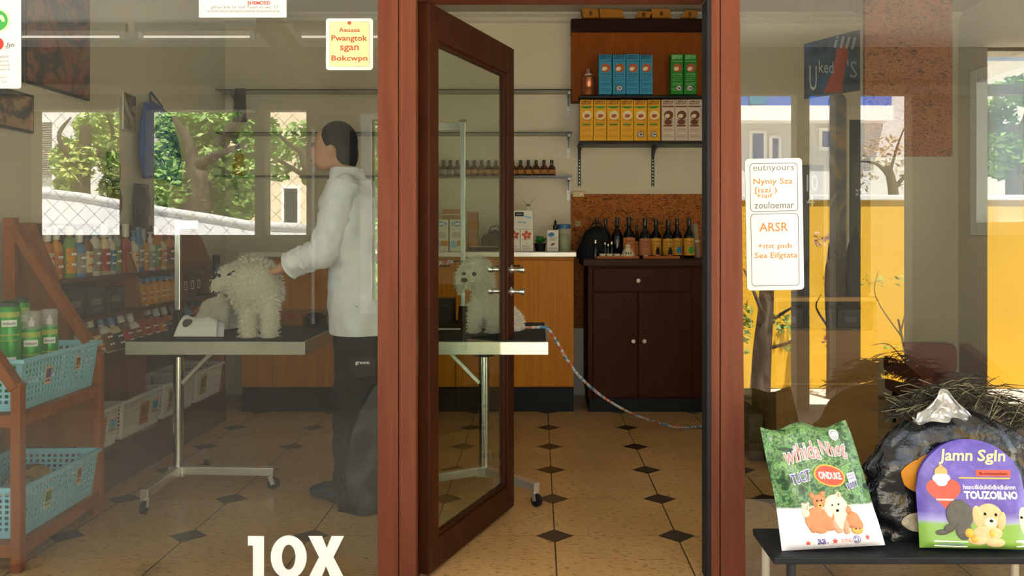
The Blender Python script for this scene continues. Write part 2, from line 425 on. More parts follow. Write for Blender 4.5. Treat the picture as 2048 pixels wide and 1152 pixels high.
g = MB(); disc(g, x + 9 * k, z + 4 * k, 4 * k, 8 * k, -.0024, rot=.5); g.build('emblem_leaf', paint('pale green ink', '#b9d7ae', .6), t)
g = MB(); x, z = px_local(-5, 88, cx0, cy0); disc(g, x, z, 13 * k, 13 * k, -.0016); g.build('red_spot', M['ink_red'], t)
g = MB(); x, z = px_local(20, 91, cx0, cy0); txt(g, '.Jyn', x, z, -.0016, 13 * k, shear=.2, bold=.02)
for i, s in enumerate(('vom', 'leovob', 'sosont', 'omenink', '', 'oyolio', 'Tim')):
    if s: x, z = px_local(8, 114 + i * 8.2, cx0, cy0); txt(g, s, x, z, -.0016, 5 * k)
g.build('lettering', M['ink_grey'], t)
t, w, h = sticker('window_notice', 'white paper notice with red and grey writing at the top of the window', 'notice', ax(398, D3), ax(573, D3), az(35, D3), az(-60, D3), .003)
cx0, cy0 = 485.5, -12.5
g = MB(); x, z = px_local(518, 6, cx0, cy0); txt(g, 'SHEMDED', x, z, -.0016, 7 * k, 46 * k, .03); g.build('red_lettering', M['ink_red'], t)
g = MB(); x, z = px_local(490, 15, cx0, cy0); txt(g, 'ghus bla lo cul Toul in-wl, U.', x, z, -.0016, 8 * k, 135 * k, shear=.2)
x, z = px_local(488, 23, cx0, cy0); txt(g, 'hommamnlemyloumny bunvnliinny', x, z, -.0016, 7 * k, 145 * k, shear=.2)
g.build('grey_lettering', M['ink_grey'], t)
t, w, h = sticker('window_sign', 'cream sign with red lettering and white border on the left window', 'sign', ax(652, D3), ax(746, D3), az(140, D3), az(37, D3), .01)
g = MB(); g.prism(rrect(-w + .013, w - .013, -h + .012, h - .012, .006), -.0018, -.001); g.build('cream_field', paint('cream paper', '#dccf9c', .7, var=.01), t)
g = MB(); frame_ring(g, rrect(-w + .012, w - .012, -h + .011, h - .011, .006), rrect(-w + .014, w - .014, -h + .013, h - .013, .005), -.0022); g.build('border_line', paint('border ink', '#b9b39c', .7), t)
g = MB(); cx0, cy0 = 699, 88.5
disc(g, 0, px_local(699, 46, cx0, cy0)[1], 4.5 * k, 4 * k, -.0024, n=5)
for s, py, hh, ww in (('Aeuaea', 60, 9, 42), ('Pwangtok', 78, 15, 72), ('sgan', 98, 14, 38), ('Bokcwpn', 118, 14, 72)):
    txt(g, s, 0, px_local(0, py, cx0, cy0)[1], -.0024, hh * k, ww * k, .02)
g.build('red_lettering', paint('brick red ink', '#b25038', .6), t)
t, w, h = sticker('hours_sign', 'tall white notice with two outlined boxes and orange writing on the right window', 'sign', ax(1492, D3), ax(1606, D3), az(580, D3), az(317, D3), .013)
t.rotation_euler = (0, math.radians(-1.0), 0)
cx0, cy0 = 1549, 448.5
g = MB()
for a, b in ((326, 423), (427, 572)):
    z1 = px_local(0, a, cx0, cy0)[1]; z0 = px_local(0, b, cx0, cy0)[1]
    frame_ring(g, rrect(-.084, .084, z0, z1, .013), rrect(-.0815, .0815, z0 + .0025, z1 - .0025, .011), -.0016)
txt(g, 'eutnyours', 0, px_local(0, 338, cx0, cy0)[1], -.0016, 14 * k, 82 * k)
txt(g, 'zouloemar', 0, px_local(0, 410, cx0, cy0)[1], -.0016, 14 * k, 80 * k, .01)
g.build('grey_lettering', M['ink_grey'], t)
g = MB()
for s, px, py, hh, ww in (('Nyniy Sza', 1547, 364, 15, 78), ('[iszi )', 1533, 381, 14, 44), ('+iaif', 1530, 391, 9, 32), ('ARSR', 1547, 454, 18, 58), ('+ıtıt pıdı', 1548, 493, 13, 68), ('Sea Eifgtata', 1551, 512, 15, 86)):
    txt(g, s, *px_local(px, py, cx0, cy0), -.0016, hh * k, ww * k, .012)
g.build('orange_lettering', M['ink_orange'], t)
t = thing('window_lettering', 'large white 10X letters stuck low on the left window', 'lettering', (ax(591, D3), YG, az(1114, D3)))
q = lambda px, py: ((px - 591) * k, -(py - 1114) * k)
MB().prism([q(*p) for p in ((496, 1072), (528, 1072), (528, 1157), (506, 1157), (506, 1091), (496, 1091))], -.0015, 0).build('letter', M['ink_white'], t)
g = MB(); n = 40; cx_, cz_ = q(577.5, 1114); 
for r0, r1, y in ((36, 43.5, -.0015),):
    o_ = [(cx_ + r0 * k * math.cos(2 * PI * j / n), cz_ + r1 * k * math.sin(2 * PI * j / n)) for j in range(n)]; i_ = [(cx_ + 13.5 * k * math.cos(2 * PI * j / n), cz_ + 25 * k * math.sin(2 * PI * j / n)) for j in range(n)]
    frame_ring(g, o_, i_, y)
g.build('letter', M['ink_white'], t)
MB().prism([q(*p) for p in ((617, 1072), (644, 1072), (653.5, 1096), (663, 1072), (688, 1072), (667, 1114), (689, 1157), (662, 1157), (652, 1132), (642, 1157), (616, 1157), (638, 1114))], -.0015, 0).build('letter', M['ink_white'], t)
# ---------------------------------------------------------------- back counter
OAK = wood('orange oak veneer', '#a8660a', '#bc7811', (60, 60, 1.4), 0.42, 0.04)
OAKS = wood('orange oak veneer, other board', '#9c5e0a', '#b06e10', (60, 60, 1.4), 0.42, 0.04)
KICK = paint('dark slate plinth', '#0e1313', 0.6)
MAHOG = wood('dark mahogany', '#321505', '#431d08', (30, 30, 1.5), 0.55, 0.04)
MAHOG2 = wood('dark mahogany top', '#2a1608', '#381e0c', (2, 30, 30), 0.45, 0.04)
YC = 2.87     # counter front
TOP = 1.08
cuts = [445, 545, 680, 800, 911, 1148]
names = ['beside the left wall rack', 'behind the left grooming table', 'behind the person in white', 'behind the left post', 'behind the sitting poodle']
for i in range(5):
    xa, xb = ax(cuts[i], 5.87), ax(cuts[i + 1], 5.87)
    if i == 0: xa = -2.0
    t = thing('base_cabinet', 'oak base cabinet ' + ['at the left end of the back counter', 'behind the left dog', 'behind the person in white', 'just right of the person in white', 'at the right end of the back counter, next to the dark cabinet'][i], 'cabinet', ((xa + xb) / 2, YC, 0), group='orange base cabinets of the back counter')
    w = (xb - xa) / 2 - .001
    MB().box(-w, w, .02, .6, .17, TOP - .035).build('carcass', OAKS, t)
    MB().box(-w + .0015, w - .0015, 0, .0195, .172, TOP - .06).build('door', OAK, t, bevel=.002)
    MB().box(-w, w, .03, .08, 0, .17).build('plinth', KICK, t)
    if i in (3, 4):
        hd = MB(); hx = w - .12 if i == 3 else -w + .35
        hd.tube([(hx - .08, 0, .985), (hx - .08, -.025, .985), (hx + .08, -.025, .985), (hx + .08, 0, .985)], .005, 8).build('handle', M['black'], t)
t = tag(MB().box(-2.0, ax(1153, 5.82), YC - .04, YB - .002, TOP - .034, TOP).build('countertop', paint('pale steel worktop', '#d6cfbd', .35, .3, .03), None, bevel=.004), 'pale worktop running along the back counter', 'worktop')
# ---------------------------------------------------------------- dark cabinet
DC = 5.88; yd = DC - 3
xa, xb = ax(1176, DC), ax(1440, DC); zt = 1.032
t = thing('dark_cabinet', 'dark mahogany cabinet with one drawer and two doors, under the black bottles', 'cabinet', ((xa + xb) / 2, yd, 0))
w = (xb - xa) / 2
MB().box(-w - .035, w + .035, -.03, .58, zt - .05, zt).build('top', MAHOG2, t, bevel=.006)
MB().box(-w, w, .02, .57, .09, zt - .05).build('carcass', MAHOG, t)
for s in (-1, 1): MB().box(s * w - (.03 if s > 0 else 0), s * w + (0 if s > 0 else .03), -.004, .02, .09, zt - .05).build('stile', MAHOG, t, bevel=.003)
xm = ax(1276, DC) - (xa + xb) / 2; xl, xr = -w + .035, ax(1384, DC) - (xa + xb) / 2
zdr, zdt = az(584, DC), az(536, DC)
dr = MB().box(xl, xr, -.002, .0195, zdr + .003, zdt).build('drawer', MAHOG, t, bevel=.004)
KN = paint('cream knob', '#d8d0bc', .35)
def knob(x, z, p): MB().lathe([(.005, 0), (.005, .012), (.012, .016), (.015, .022), (.013, .03), (.004, .033)], 14).xform(Matrix.Translation((x, -.002, z)) @ Matrix.Rotation(PI / 2, 4, 'X')).build('knob', KN, p, smooth=True)
knob(xm, az(561, DC), dr)
for a, b, kx in ((xl, xm - .0015, ax(1266, DC)), (xm + .0015, xr, ax(1288, DC))):
    dd = MB().box(a, b, -.002, .0195, .1, zdr - .003).build('door', MAHOG, t, bevel=.004)
    knob(kx - (xa + xb) / 2, az(682, DC), dd)
MB().box(-w + .01, w - .01, .012, .55, 0, .09).build('plinth', KICK, t)
# ---------------------------------------------------------------- textured wall panels, wall cabinet, switch
CORK = speckle('orange brown pressed fibre', [(0.35, '#4a2008'), (0.47, '#8a4a12'), (0.56, '#b06a28'), (0.66, '#8a3f1c')], 22, 0.85, 2.0, (1, 1, 1.8), 0.25)
CORK2 = speckle('red brown pressed fibre', [(0.38, '#3c1c0a'), (0.47, '#7a4518'), (0.55, '#8e5730'), (0.62, '#622c1a')], 24, 0.85, 2.0, (1, 1, 1.8), 0.25)
tag(MB().box(ax(1142, 6.5), ax(1500, 6.5), YB - .022, YB - .001, .5, az(388, 6.47)).build('wall_panel', CORK), 'orange brown fibre panel on the back wall behind the black bottles', 'wall panel')
tag(MB().box(ax(1730, 4.6), ax(1905, 4.6), 1.6, 1.63, az(312, 4.6), ZC - .001).build('fibre_board', CORK2), 'red brown fibre panel hanging from the ceiling at the upper right', 'panel')
t = thing('light_switch', 'small brass light switch at the corner of the fibre panel', 'switch', (ax(1157, 6.46), YB - .022, az(388, 6.46)))
MB().box(-.044, .044, -.008, 0, -.022, .022).build('plate', paint('dull brass', '#8a7648', .4, .5), t, bevel=.002)
MB().lathe([(.013, 0), (.013, .005), (.006, .009)], 14).xform(Matrix.Translation((.012, -.008, 0)) @ Matrix.Rotation(PI / 2, 4, 'X')).build('knob', KN, t, smooth='auto')
t = thing('wall_socket', 'small pale square plate on the fibre panel left of the black bottles', 'socket', (ax(1156, 6.46), YB - .022, az(447, 6.46)))
MB().box(-.022, .022, -.006, 0, -.02, .02).build('plate', paint('aged ivory plate', '#a58a62', .5), t, bevel=.003)
g = MB()
for s in (-1, 1): disc(g, s * .007, 0, .003, .003, -.0065, n=10)
g.build('pin_hole', M['ink_black'], t)
CABW = wood('brown wall cabinet board', '#7a3c08', '#8a470c', (14, 14, 1.2), 0.5, 0.03)
CABD = wood('dark cabinet lip', '#200a05', '#2d120a', (2, 30, 30), 0.4, 0.03)
xa, xb = ax(1143, 6.36), ax(1460, 6.36)
t = thing('wall_cabinet', 'brown wall cabinet with a dark top band behind the blue cartons', 'cabinet', ((xa + xb) / 2, 3.36, 0)); w = (xb - xa) / 2
MB().box(-w, w, 0, .138, az(202, 6.36), az(63, 6.36)).build('front_board', CABW, t, bevel=.002)
MB().box(-w - .004, w + .004, -.03, .139, az(63, 6.33), az(37, 6.33)).build('top_band', CABD, t, bevel=.006)
# cardboard pieces lying on the wall cabinet
CARD = paint('brown cardboard', '#a06a26', .85, var=.1); CARDD = paint('dark cardboard edge', '#5e3a14', .85)
def card_tray(px0, px1, pyt, tilt, hole, label):
    D = 6.3; x0, x1 = ax(px0, D), ax(px1, D); h = az(pyt, D) - az(38, D)
    t = thing('cardboard_tray', label, 'cardboard', ((x0 + x1) / 2, 3.33, az(37, 6.33) + .001), group='cardboard trays on the wall cabinet'); w = (x1 - x0) / 2
    b = MB().hexa([(-w, 0, 0), (w, 0, 0), (w, .12, 0), (-w, .12, 0)], [(-w - tilt, 0, h), (w - tilt * .7, 0, h * .92), (w - tilt * .7, .12, h * .92), (-w - tilt, .12, h)])
    b.build('body', CARD, t, bevel=.003)
    if hole:
        g = MB(); disc(g, -tilt * .4, h * .48, .014, .02, -.001, n=6); g.build('hand_hole', CARDD, t)
    g = MB().bar((-w, -.001, .004), (w, -.001, .004), .004, .006); g.build('fold', CARDD, t)
card_tray(1168, 1200, 17, .02, True, 'short cardboard tray with a square hole, leftmost on the wall cabinet')
card_tray(1202, 1248, 18, .012, False, 'long plain cardboard tray beside the leftmost tray on the wall cabinet')
card_tray(1270, 1300, 23, -.03, True, 'flat low cardboard tray in the middle of the wall cabinet top')
card_tray(1306, 1344, 18, .01, True, 'tilted cardboard tray with a dark hole, right of the middle on the wall cabinet')
card_tray(1362, 1392, 21, -.04, True, 'rightmost cardboard tray on the wall cabinet, by the door post')
# ---------------------------------------------------------------- black bracket shelves with cartons
BRK = paint('black shelf iron', '#17191b', .4, .6)
def bracket(x, z, drop, reach, parent, mat):
    b = MB().box(x - .011, x + .011, -.006, 0, z - drop, z).box(x - .009, x + .009, -reach, -.006, z - .022, z - .002)
    b.add([(x - .003, -.006, z - .09), (x + .003, -.006, z - .09), (x + .003, -reach * .8, z - .02), (x - .003, -reach * .8, z - .02), (x + .003, -.006, z - .02), (x - .003, -.006, z - .02)], [(0, 1, 2, 3), (0, 3, 5), (1, 4, 2), (2, 4, 5, 3), (0, 5, 4, 1)])
    o = b.build('bracket', mat, parent)
    g = MB()
    for k in range(int(drop / .024)): g.box(x - .004, x + .004, -.0068, -.005, z - .018 - k * .024 - .006, z - .018 - k * .024 + .004)
    g.build('slot', M['ink_white'], o)
YS = 3.23
zs1, zs2 = az(191, 6.23), az(283, 6.23)
for zz, lab, br in ((zs1, 'upper black shelf carrying the blue and green cartons', [1163]), (zs2, 'lower black shelf carrying the yellow and white cartons', [1160, 1309])):
    t = thing('wall_shelf', lab, 'shelf', (0, YB, 0), group='black shelves left of the door post')
    MB().box(ax(1158, 6.23), ax(1445, 6.23), -.27, -.03 if zz == zs1 else -.001, zz - .018, zz).build('board', BRK, t, bevel=.003)
    for p in br: bracket(ax(p, 6.4), zz - .019, .29 if zz == zs2 else .2, .22, t, BRK)
def carton(name, label, group, loc, w, d, h, base, dec):
    """printed carton: body and printed parts on its front; dec = [(part, material, drawing function)]"""
    t = thing(name, label, 'carton', loc, group=group)
    MB().box(-w / 2, w / 2, 0, d, 0, h).build('body', base, t, bevel=.002)
    for part, m, fn in dec:
        g = MB(); fn(g); g.build(part, m, t)
    return t
def lines(g, x0, x1, zs, th, y=-.0008):
    for k, z in enumerate(zs): rect(g, x0 + .004 * (k % 2), x1 - .006 * ((k * 7) % 3), z, z + th, y)
ORED = paint('rust print', '#a8542c', .6); CREAM = paint('cream print', '#d8c9a4', .6); GRN = paint('green print', '#2f8a34', .6)
BRN = paint('brown print', '#6e3a28', .6); DBLUE = paint('dark blue print', '#123a52', .6); PALEB = paint('pale blue print', '#7fb2cf', .6)
def seal(g1, x, z, r): disc(g1, x, z, r, r, -.001, n=20)
def dec_tall(w, h, top, oval, text, seal_at=None, oz=.655):
    """the lettered band, round picture, fine print and seal of the tall supplement cartons"""
    D = [('top_lettering', top, lambda g: (txt(g, 'OMEGA', 0, h * .955, -.0008, .016, w * .86, .03), txt(g, 'BIRVAT', 0, h * .90, -.0008, .014, w * .8, .03), rect(g, -w * .45, w * .45, h * .815, h * .825, -.0008))),
         ('round_picture', oval, lambda g: disc(g, w * .04, h * oz, w * .36, h * .11, -.0009, rot=.35)),
         ('picture_highlight', CREAM, lambda g: (disc(g, -w * .06, h * (oz - .02), w * .2, h * .05, -.0013, rot=.3), txt(g, 'SS', 0, h * oz, -.0014, .012, w * .3, .03))),
         ('fine_print', text, lambda g: (txt(g, 'WIT SUM', 0, h * .5, -.0008, .011, w * .7, .02), lines(g, -w * .4, w * .4, [h * q for q in (.44, .39, .34, .27, .23, .13, .09)], .0025)))]
    if seal_at is not None:
        D.append(('seal', M['ink_black'], lambda g: disc(g, seal_at, h * .15, w * .25, w * .25, -.0012)))
        D.append(('seal_ring', M['ink_white'], lambda g: (disc(g, seal_at, h * .15, w * .2, w * .2, -.0016, r0=.8), txt(g, 'C', seal_at, h * .15, -.0016, .02, .02, .03))))
    return D
BLU = paint('blue carton', '#2f86ad', .55, var=.04); GRE = paint('green carton', '#1d7a24', .55, var=.04)
YEL = paint('yellow carton', '#d8a01e', .55, var=.04); WHI = paint('off white carton', '#c9b8a4', .6, var=.04)
k6 = 6.15 / F
hb = (189 - 109) * k6
for i, px in enumerate((1211, 1239, 1266, 1293)):
    carton('supplement_carton', ORD[i] + ' blue carton from the left on the upper black shelf' + (', with a black round seal' if i == 1 else ''), 'blue cartons on the upper black shelf', (ax(px, 6.15), 3.15 + .02, zs1 + .0005), 26 * k6, .085, hb + random.uniform(-.004, .004), BLU,
           dec_tall(26 * k6, hb, DBLUE, ORED, DBLUE, 0 if i == 1 else None))
for i, px in enumerate((1355, 1382)):
    carton('supplement_carton', ('left' if i == 0 else 'right') + ' one of the two green cartons on the upper black shelf', 'green cartons on the upper black shelf', (ax(px, 6.15), 3.17, zs1 + .0005), 25 * k6, .085, hb, GRE,
           dec_tall(25 * k6, hb, paint('pale green print', '#8cc08a', .6), ORED, paint('pale green print', '#8cc08a', .6), .012 if i == 0 else -.006))
hy = (281 - 199) * k6
for i in range(6):
    w = 26 * k6; dc = dec_tall(w, hy, BRN, CREAM, ORED, 0 if i >= 4 else None, .62)
    dc[2] = ('picture_highlight', ORED, lambda g: (disc(g, .004, hy * .6, w * .22, hy * .04, -.0013, rot=.3), txt(g, 'me', 0, hy * .63, -.0014, .012, w * .3, .03)))
    dc.append(('green_band', GRN, lambda g: (disc(g, 0, hy * .84, w * .42, hy * .055, -.0011, a0=PI, a1=2 * PI), rect(g, -w * .3, w * .3, hy * .37, hy * .41, -.0011))))
    carton('supplement_carton', ORD[i] + ' yellow carton from the left on the lower black shelf', 'yellow cartons on the lower black shelf', (ax(1173.5 + i * 27, 6.15), 3.17, zs2 + .0005), w, .085, hy + random.uniform(-.003, .002), YEL, dc)
for i in range(4):
    w = 26 * k6
    dc = dec_tall(w, hy, BRN, BRN, BRN, None, .62) + [('brown_band', BRN, lambda g: (rect(g, -w * .45, w * .45, hy * .82, hy * .85, -.0011), disc(g, 0, hy * .45, w * .3, hy * .06, -.0011), rect(g, -w * .35, w * .35, hy * .35, hy * .38, -.0011)))]
    carton('supplement_carton', ORD[i] + ' white and brown carton from the left on the lower black shelf', 'white and brown cartons on the lower black shelf', (ax(1337 + i * 26.5, 6.15), 3.17, zs2 + .0005), w, .085, hy, WHI, dc)
# copper spray bottle
COP = paint('copper metal', '#b06a4a', .25, .7); PINK = paint('pink metal cap', '#c98a84', .2, .8)
t = thing('spray_bottle', 'copper bottle with a pink cap at the left end of the upper black shelf', 'bottle', (ax(1178, 6.2), 3.24, zs1))
MB().lathe([(.036, 0), (.043, .006), (.043, .05), (.04, .055), (.043, .062), (.043, .13), (.034, .138), (.02, .145)], 24).build('body', COP, t, smooth='auto')
MB().lathe([(.03, .143), (.03, .152), (.022, .156)], 20).build('collar', M['steel'], t, smooth='auto')
MB().lathe([(.019, .154), (.02, .185), (.019, .19)], 20).build('cap', PINK, t, smooth='auto')
# ---------------------------------------------------------------- glass shelves with the bottle row
zg = [az(178, 6.3), az(264, 6.3), az(351, 6.3)]
GB = paint('zinc bracket', '#8f8f88', .4, .7)
for z, lab in zip(zg, ('top glass shelf, empty, on the back wall', 'middle glass shelf, empty, on the back wall', 'lowest glass shelf, carrying small bottles, on the back wall')):
    t = thing('glass_shelf', lab, 'shelf', (0, YB, 0), group='glass shelves over the counter')
    MB().box(ax(441, 6.4), ax(1143, 6.4), -.2, -.004, z - .009, z).build('board', M['shelfglass'], t)
    MB().box(ax(441, 6.4), ax(1143, 6.4), -.202, -.2, z - .009, z).build('glass_edge', paint('dark glass edge', '#24332f', .2), t)
    for p in (470, 800, 1137): bracket(ax(p, 6.45), z - .0095, .165, .18, t, GB)
AMB = paint('amber glass', '#4a2410', .15, var=.15); AMB2 = paint('smoke glass', '#5c5a50', .2, var=.1); CAPB = paint('black cap', '#15110f', .4)
TAN = paint('tan label', '#a5743c', .6); GRL = paint('grey label', '#8f8c80', .6)
def small_bottle(label, group, loc, gm, lm, s=1.0):
    t = thing('small_bottle', label, 'bottle', loc, group=group)
    MB().lathe([(.024 * s, 0), (.027 * s, .004), (.027 * s, .055), (.022 * s, .068), (.011 * s, .078), (.011 * s, .088)], 16).build('body', gm, t, smooth='auto')
    MB().lathe([(.012 * s, .086), (.0125 * s, .112), (.009 * s, .116)], 12).build('cap', CAPB, t, smooth='auto')
    MB().lathe([(.0275 * s, .014), (.0275 * s, .046)], 16).build('label', lm, t, smooth=True)
    return t
bx = [860 + 13.7 * i for i in range(5)] + [934 + 14.5 * i for i in range(5)] + [1010 + 15.6 * i for i in range(7)]
sm1 = small_bottle(ORD[0] + ' small bottle from the left in the row on the lowest glass shelf', 'small bottles on the lowest glass shelf', (ax(bx[0], 6.36), 3.36, zg[2]), AMB2, GRL)
sm2 = None
for i, p in enumerate(bx[1:], 1):
    loc = (ax(p, 6.36), 3.36 + random.uniform(-.01, .01), zg[2]); lab = ORD[i] + ' small bottle from the left in the row on the lowest glass shelf'
    if i < 5: dup(sm1, loc, random.random(), lab)
    elif sm2 is None: sm2 = small_bottle(lab, 'small bottles on the lowest glass shelf', loc, AMB, TAN)
    else: dup(sm2, loc, random.random() * 6, lab)
t = thing('pump_bottle', 'amber pump bottle on the lowest glass shelf behind the left window', 'bottle', (ax(476, 6.36), 3.38, zg[2]))
MB().lathe([(.04, 0), (.044, .006), (.044, .14), (.03, .16), (.014, .17), (.014, .185)], 18).build('body', paint('honey liquid', '#a8621a', .2), t, smooth='auto')
MB().lathe([(.017, .183), (.017, .205), (.006, .208), (.006, .235), (.012, .237), (.012, .247)], 12).build('pump', paint('blue pump', '#3a6f93', .4), t, smooth='auto')
t = thing('draped_cloth', 'small dark cloth draped over the left end of the top glass shelf', 'cloth', (ax(480, 6.3), YB - .2, zg[0] + .002))
def dr(u, v):
    x = (u - .5) * (.075 + .045 * max(0, v - .3)); q = v * .34
    y, z = (.09 - q, .003) if q < .09 + .006 else (-.006 - .004 * math.sin(u * 16) * v, .003 - (q - .096))
    return Vector((x, y, z))
o = MB().grid(dr, 20, 24).build('fold', paint('dark slate cloth', '#23282c', .85), t, smooth=True); s_ = o.modifiers.new('solid', 'SOLIDIFY'); s_.thickness = .003
# ---------------------------------------------------------------- things on the counter
WB = paint('white box board', '#cfcabb', .6, var=.02); BLP = paint('blue print', '#2f74a0', .6)
D = 5.98; yk = D - 3; kc = D / F; zt = TOP + .0008
def box_at(px0, px1, h, label, name, mat, dec, y=None, z=None, d=.12, group=None):
    x0, x1 = ax(px0, D), ax(px1, D)
    return carton(name, label, group, ((x0 + x1) / 2, yk if y is None else y, zt if z is None else z), x1 - x0 - .001, d, h, mat, dec)
hw = (493 - 429) * kc
for px0, px1, lab in ((832, 864, 'leftmost white carton with blue lettering on the counter, cut off by the door stile'), (865, 897, 'middle white carton with blue lettering on the counter'), (899, 930, 'white carton with blue lettering behind the chrome arm post')):
    w = (px1 - px0) * kc
    box_at(px0, px1, hw, lab, 'shampoo_carton', WB, [
        ('logo', BLP, lambda g: (disc(g, 0, hw * .86, w * .38, hw * .075, -.0008), )), ('logo_lettering', M['ink_white'], lambda g: txt(g, 'GMS', 0, hw * .86, -.0013, .02, w * .6, .02)),
        ('fine_print', M['ink_grey'], lambda g: (txt(g, 'agentry', 0, hw * .56, -.0008, .013, w * .6, .02), lines(g, -w * .36, w * .36, [hw * q for q in (.5, .46, .42)], .003))),
        ('orange_panel', paint('amber print', '#b8781e', .6), lambda g: rect(g, 0, w * .48, hw * .17, hw * .33, -.0008)), ('grey_panel', PALEB, lambda g: rect(g, -w * .42, -.002, hw * .12, hw * .33, -.0008))], group='white cartons with blue lettering on the counter')
PCARD = paint('pinkish cardboard', '#9a7452', .8, var=.06)
box_at(885, 926, 20 * kc, 'flat pinkish cardboard box lying on the white cartons', 'cardboard_box', PCARD, [('tape', CREAM, lambda g: rect(g, -.07, .07, .03, .035, -.0008))], z=zt + hw + .001, d=.1)
for i, (a, b) in enumerate(((0, 22), (22, 43), (43, 63), (63, 80))):
    hh = (b - a) * kc
    box_at(931, 953 - (i % 2), hh - .001, ['bottom', 'second', 'third', 'top'][i] + ' box of the brown stack right of the chrome arm post', 'cardboard_box', PCARD if i % 2 else CARD, [('print', BRN, lambda g: lines(g, -.03, .03, [hh * .3, hh * .6], .004))], z=zt + a * kc, y=yk + .13, group='brown box stack on the counter')
t = thing('metal_tray', 'dark shallow tray with a pale rim on the counter behind the door glass', 'tray', (ax(965, D), yk + .1, zt))
w = 28 * kc
g = MB().lathe([(w * .92, 0), (w, .03), (w * .97, .03), (w * .9, .006)], 32, sy=.5); g.build('pan', M['black'], t, smooth='auto')
MB().tube([(w * math.cos(a * PI / 16), w * .5 * math.sin(a * PI / 16), .031) for a in range(33)], .003, 6).build('rim', M['steel'], t)
t = thing('table_fan', 'dim rounded dark bag on the counter behind the door glass', 'bag', (ax(985, D), yk + .3, zt))
g = MB(); g.ell((0, 0, .075), (.07, .06, .075)).ell((-.05, 0, .06), (.05, .05, .06)); g.build('body', paint('dim grey bag', '#3e3d36', .7, var=.2), t, smooth=True)
t.name = 'toiletry_bag'
MB().tube([(-.04, 0, .13), (-.03, 0, .17), (.02, 0, .18), (.04, 0, .14)], .005, 6).build('strap', M['black'], t)
h1 = 44 * kc; h2 = (449 - 411) * kc
for px0, px1, m_, lab in ((1017, 1040.5, ORED, 'left small white carton with a brown leaf print under the wide box'), (1041, 1066, paint('red orange print', '#c0532e', .6), 'right small white carton with a red flower print under the wide box')):
    w = (px1 - px0) * kc
    box_at(px0, px1, h1, lab, 'white_carton', WB, [('picture', m_, lambda g: [disc(g, .02 * math.cos(a), h1 * .74 + .018 * math.sin(a), .014, .011, -.0008, rot=a) for a in (.4, 1.7, 3, 4.3, 5.5)]),
        ('fine_print', M['ink_grey'], lambda g: (txt(g, 'lium', 0, h1 * .36, -.0008, .009), lines(g, -w * .38, w * .38, [h1 * q for q in (.52, .25, .2, .12)], .0025)))], group='small white cartons under the wide box')
w = 49 * kc
box_at(1017, 1066, h2 - .001, 'wide white box with black panels lying on two small white cartons', 'white_carton', WB, [
    ('black_panel', M['ink_black'], lambda g: (rect(g, -w * .47, -w * .29, h2 * .68, h2 * .92, -.0008), rect(g, -w * .24, w * .12, h2 * .68, h2 * .9, -.0008))),
    ('panel_lettering', M['ink_white'], lambda g: (txt(g, 'EE', -w * .38, h2 * .8, -.0014, .018, .03), txt(g, 'aurnhom', -w * .06, h2 * .8, -.0014, .008))),
    ('blue_swoosh', PALEB, lambda g: disc(g, w * .28, h2 * .64, w * .16, h2 * .06, -.0008, rot=-.25)),
    ('blue_lettering', BLP, lambda g: txt(g, 'nluty', w * .06, h2 * .36, -.0008, .017, w * .35, .02)),
    ('fine_print', M['ink_grey'], lambda g: (lines(g, -w * .4, -w * .3, [h2 * .52, h2 * .42, h2 * .3], .003), txt(g, 'x', -w * .36, h2 * .54, -.0009, .012)))], z=zt + h1 + .001)
LEAFG = paint('fresh leaf', '#4f8f3a', .6, var=.2); POTW = paint('white pot', '#c9c3b4', .5)
def plant(name, label, loc, pot, r, hgt, leaves, lm, seed):
    rr = random.Random(seed); t = thing(name, label, 'plant', loc)
    MB().lathe([(r * .75, 0), (r, hgt), (r * 1.06, hgt), (r * 1.06, hgt * .9 + .004)], 16).build('pot', pot, t, smooth='auto')
    g = MB()
    for i in range(leaves):
        a = rr.uniform(0, 2 * PI); l = rr.uniform(.5, 1.1) * r * 1.7; el = rr.uniform(.3, 1.3)
        dv = Vector((math.cos(a) * math.cos(el), math.sin(a) * math.cos(el), math.sin(el))); sv = Vector((-math.sin(a), math.cos(a), 0)) * r * .22
        b = Vector((dv.x * r * .3, dv.y * r * .3, hgt)); m_ = b + dv * l * .55; e = b + dv * l + Vector((0, 0, -l * .15))
        g.add([b - sv * .5, b + sv * .5, m_ + sv, m_ - sv, e], [(0, 1, 2, 3), (3, 2, 4)])
    g.build('foliage', lm, t)
    return t
t = plant('potted_plant', 'tiny green plant in a pale pot on top of the wide white box', (ax(1056, D), yk + .06, zt + h1 + h2), POTW, .016, .028, 40, LEAFG, 3)
g = MB()
for s, e in ((-1, .12), (1, .1)): g.tube([(0, 0, .03), (s * .03, 0, .07), (s * .07, 0, e)], [.002, .0015, .001], 5)
g.build('stem', paint('dry stem', '#7d7460', .8), t)
plant('potted_plant', 'low green plant in a black pot on the counter right of the small white cartons', (ax(1080, D), yk + .06, zt), M['black'], .042, .055, 60, paint('vivid leaf', '#2f8a2a', .6, var=.2), 5)
h3 = 43 * kc; w = 22 * kc
box_at(1094, 1117, h3, 'white carton with a blue patch near the right end of the counter', 'white_carton', WB, [('blue_patch', BLP, lambda g: disc(g, -w * .15, h3 * .78, w * .3, h3 * .1, -.0008, rot=.2)), ('fine_print', M['ink_grey'], lambda g: lines(g, -w * .35, w * .4, [h3 * q for q in (.62, .56, .5, .14)], .003)), ('brown_mark', BRN, lambda g: disc(g, 0, h3 * .33, w * .2, h3 * .05, -.0008, rot=.5))])
t = thing('dropper_bottle', 'small black dropper bottle standing on the white carton with a blue patch', 'bottle', (ax(1111, D), yk + .05, zt + h3 + .001))
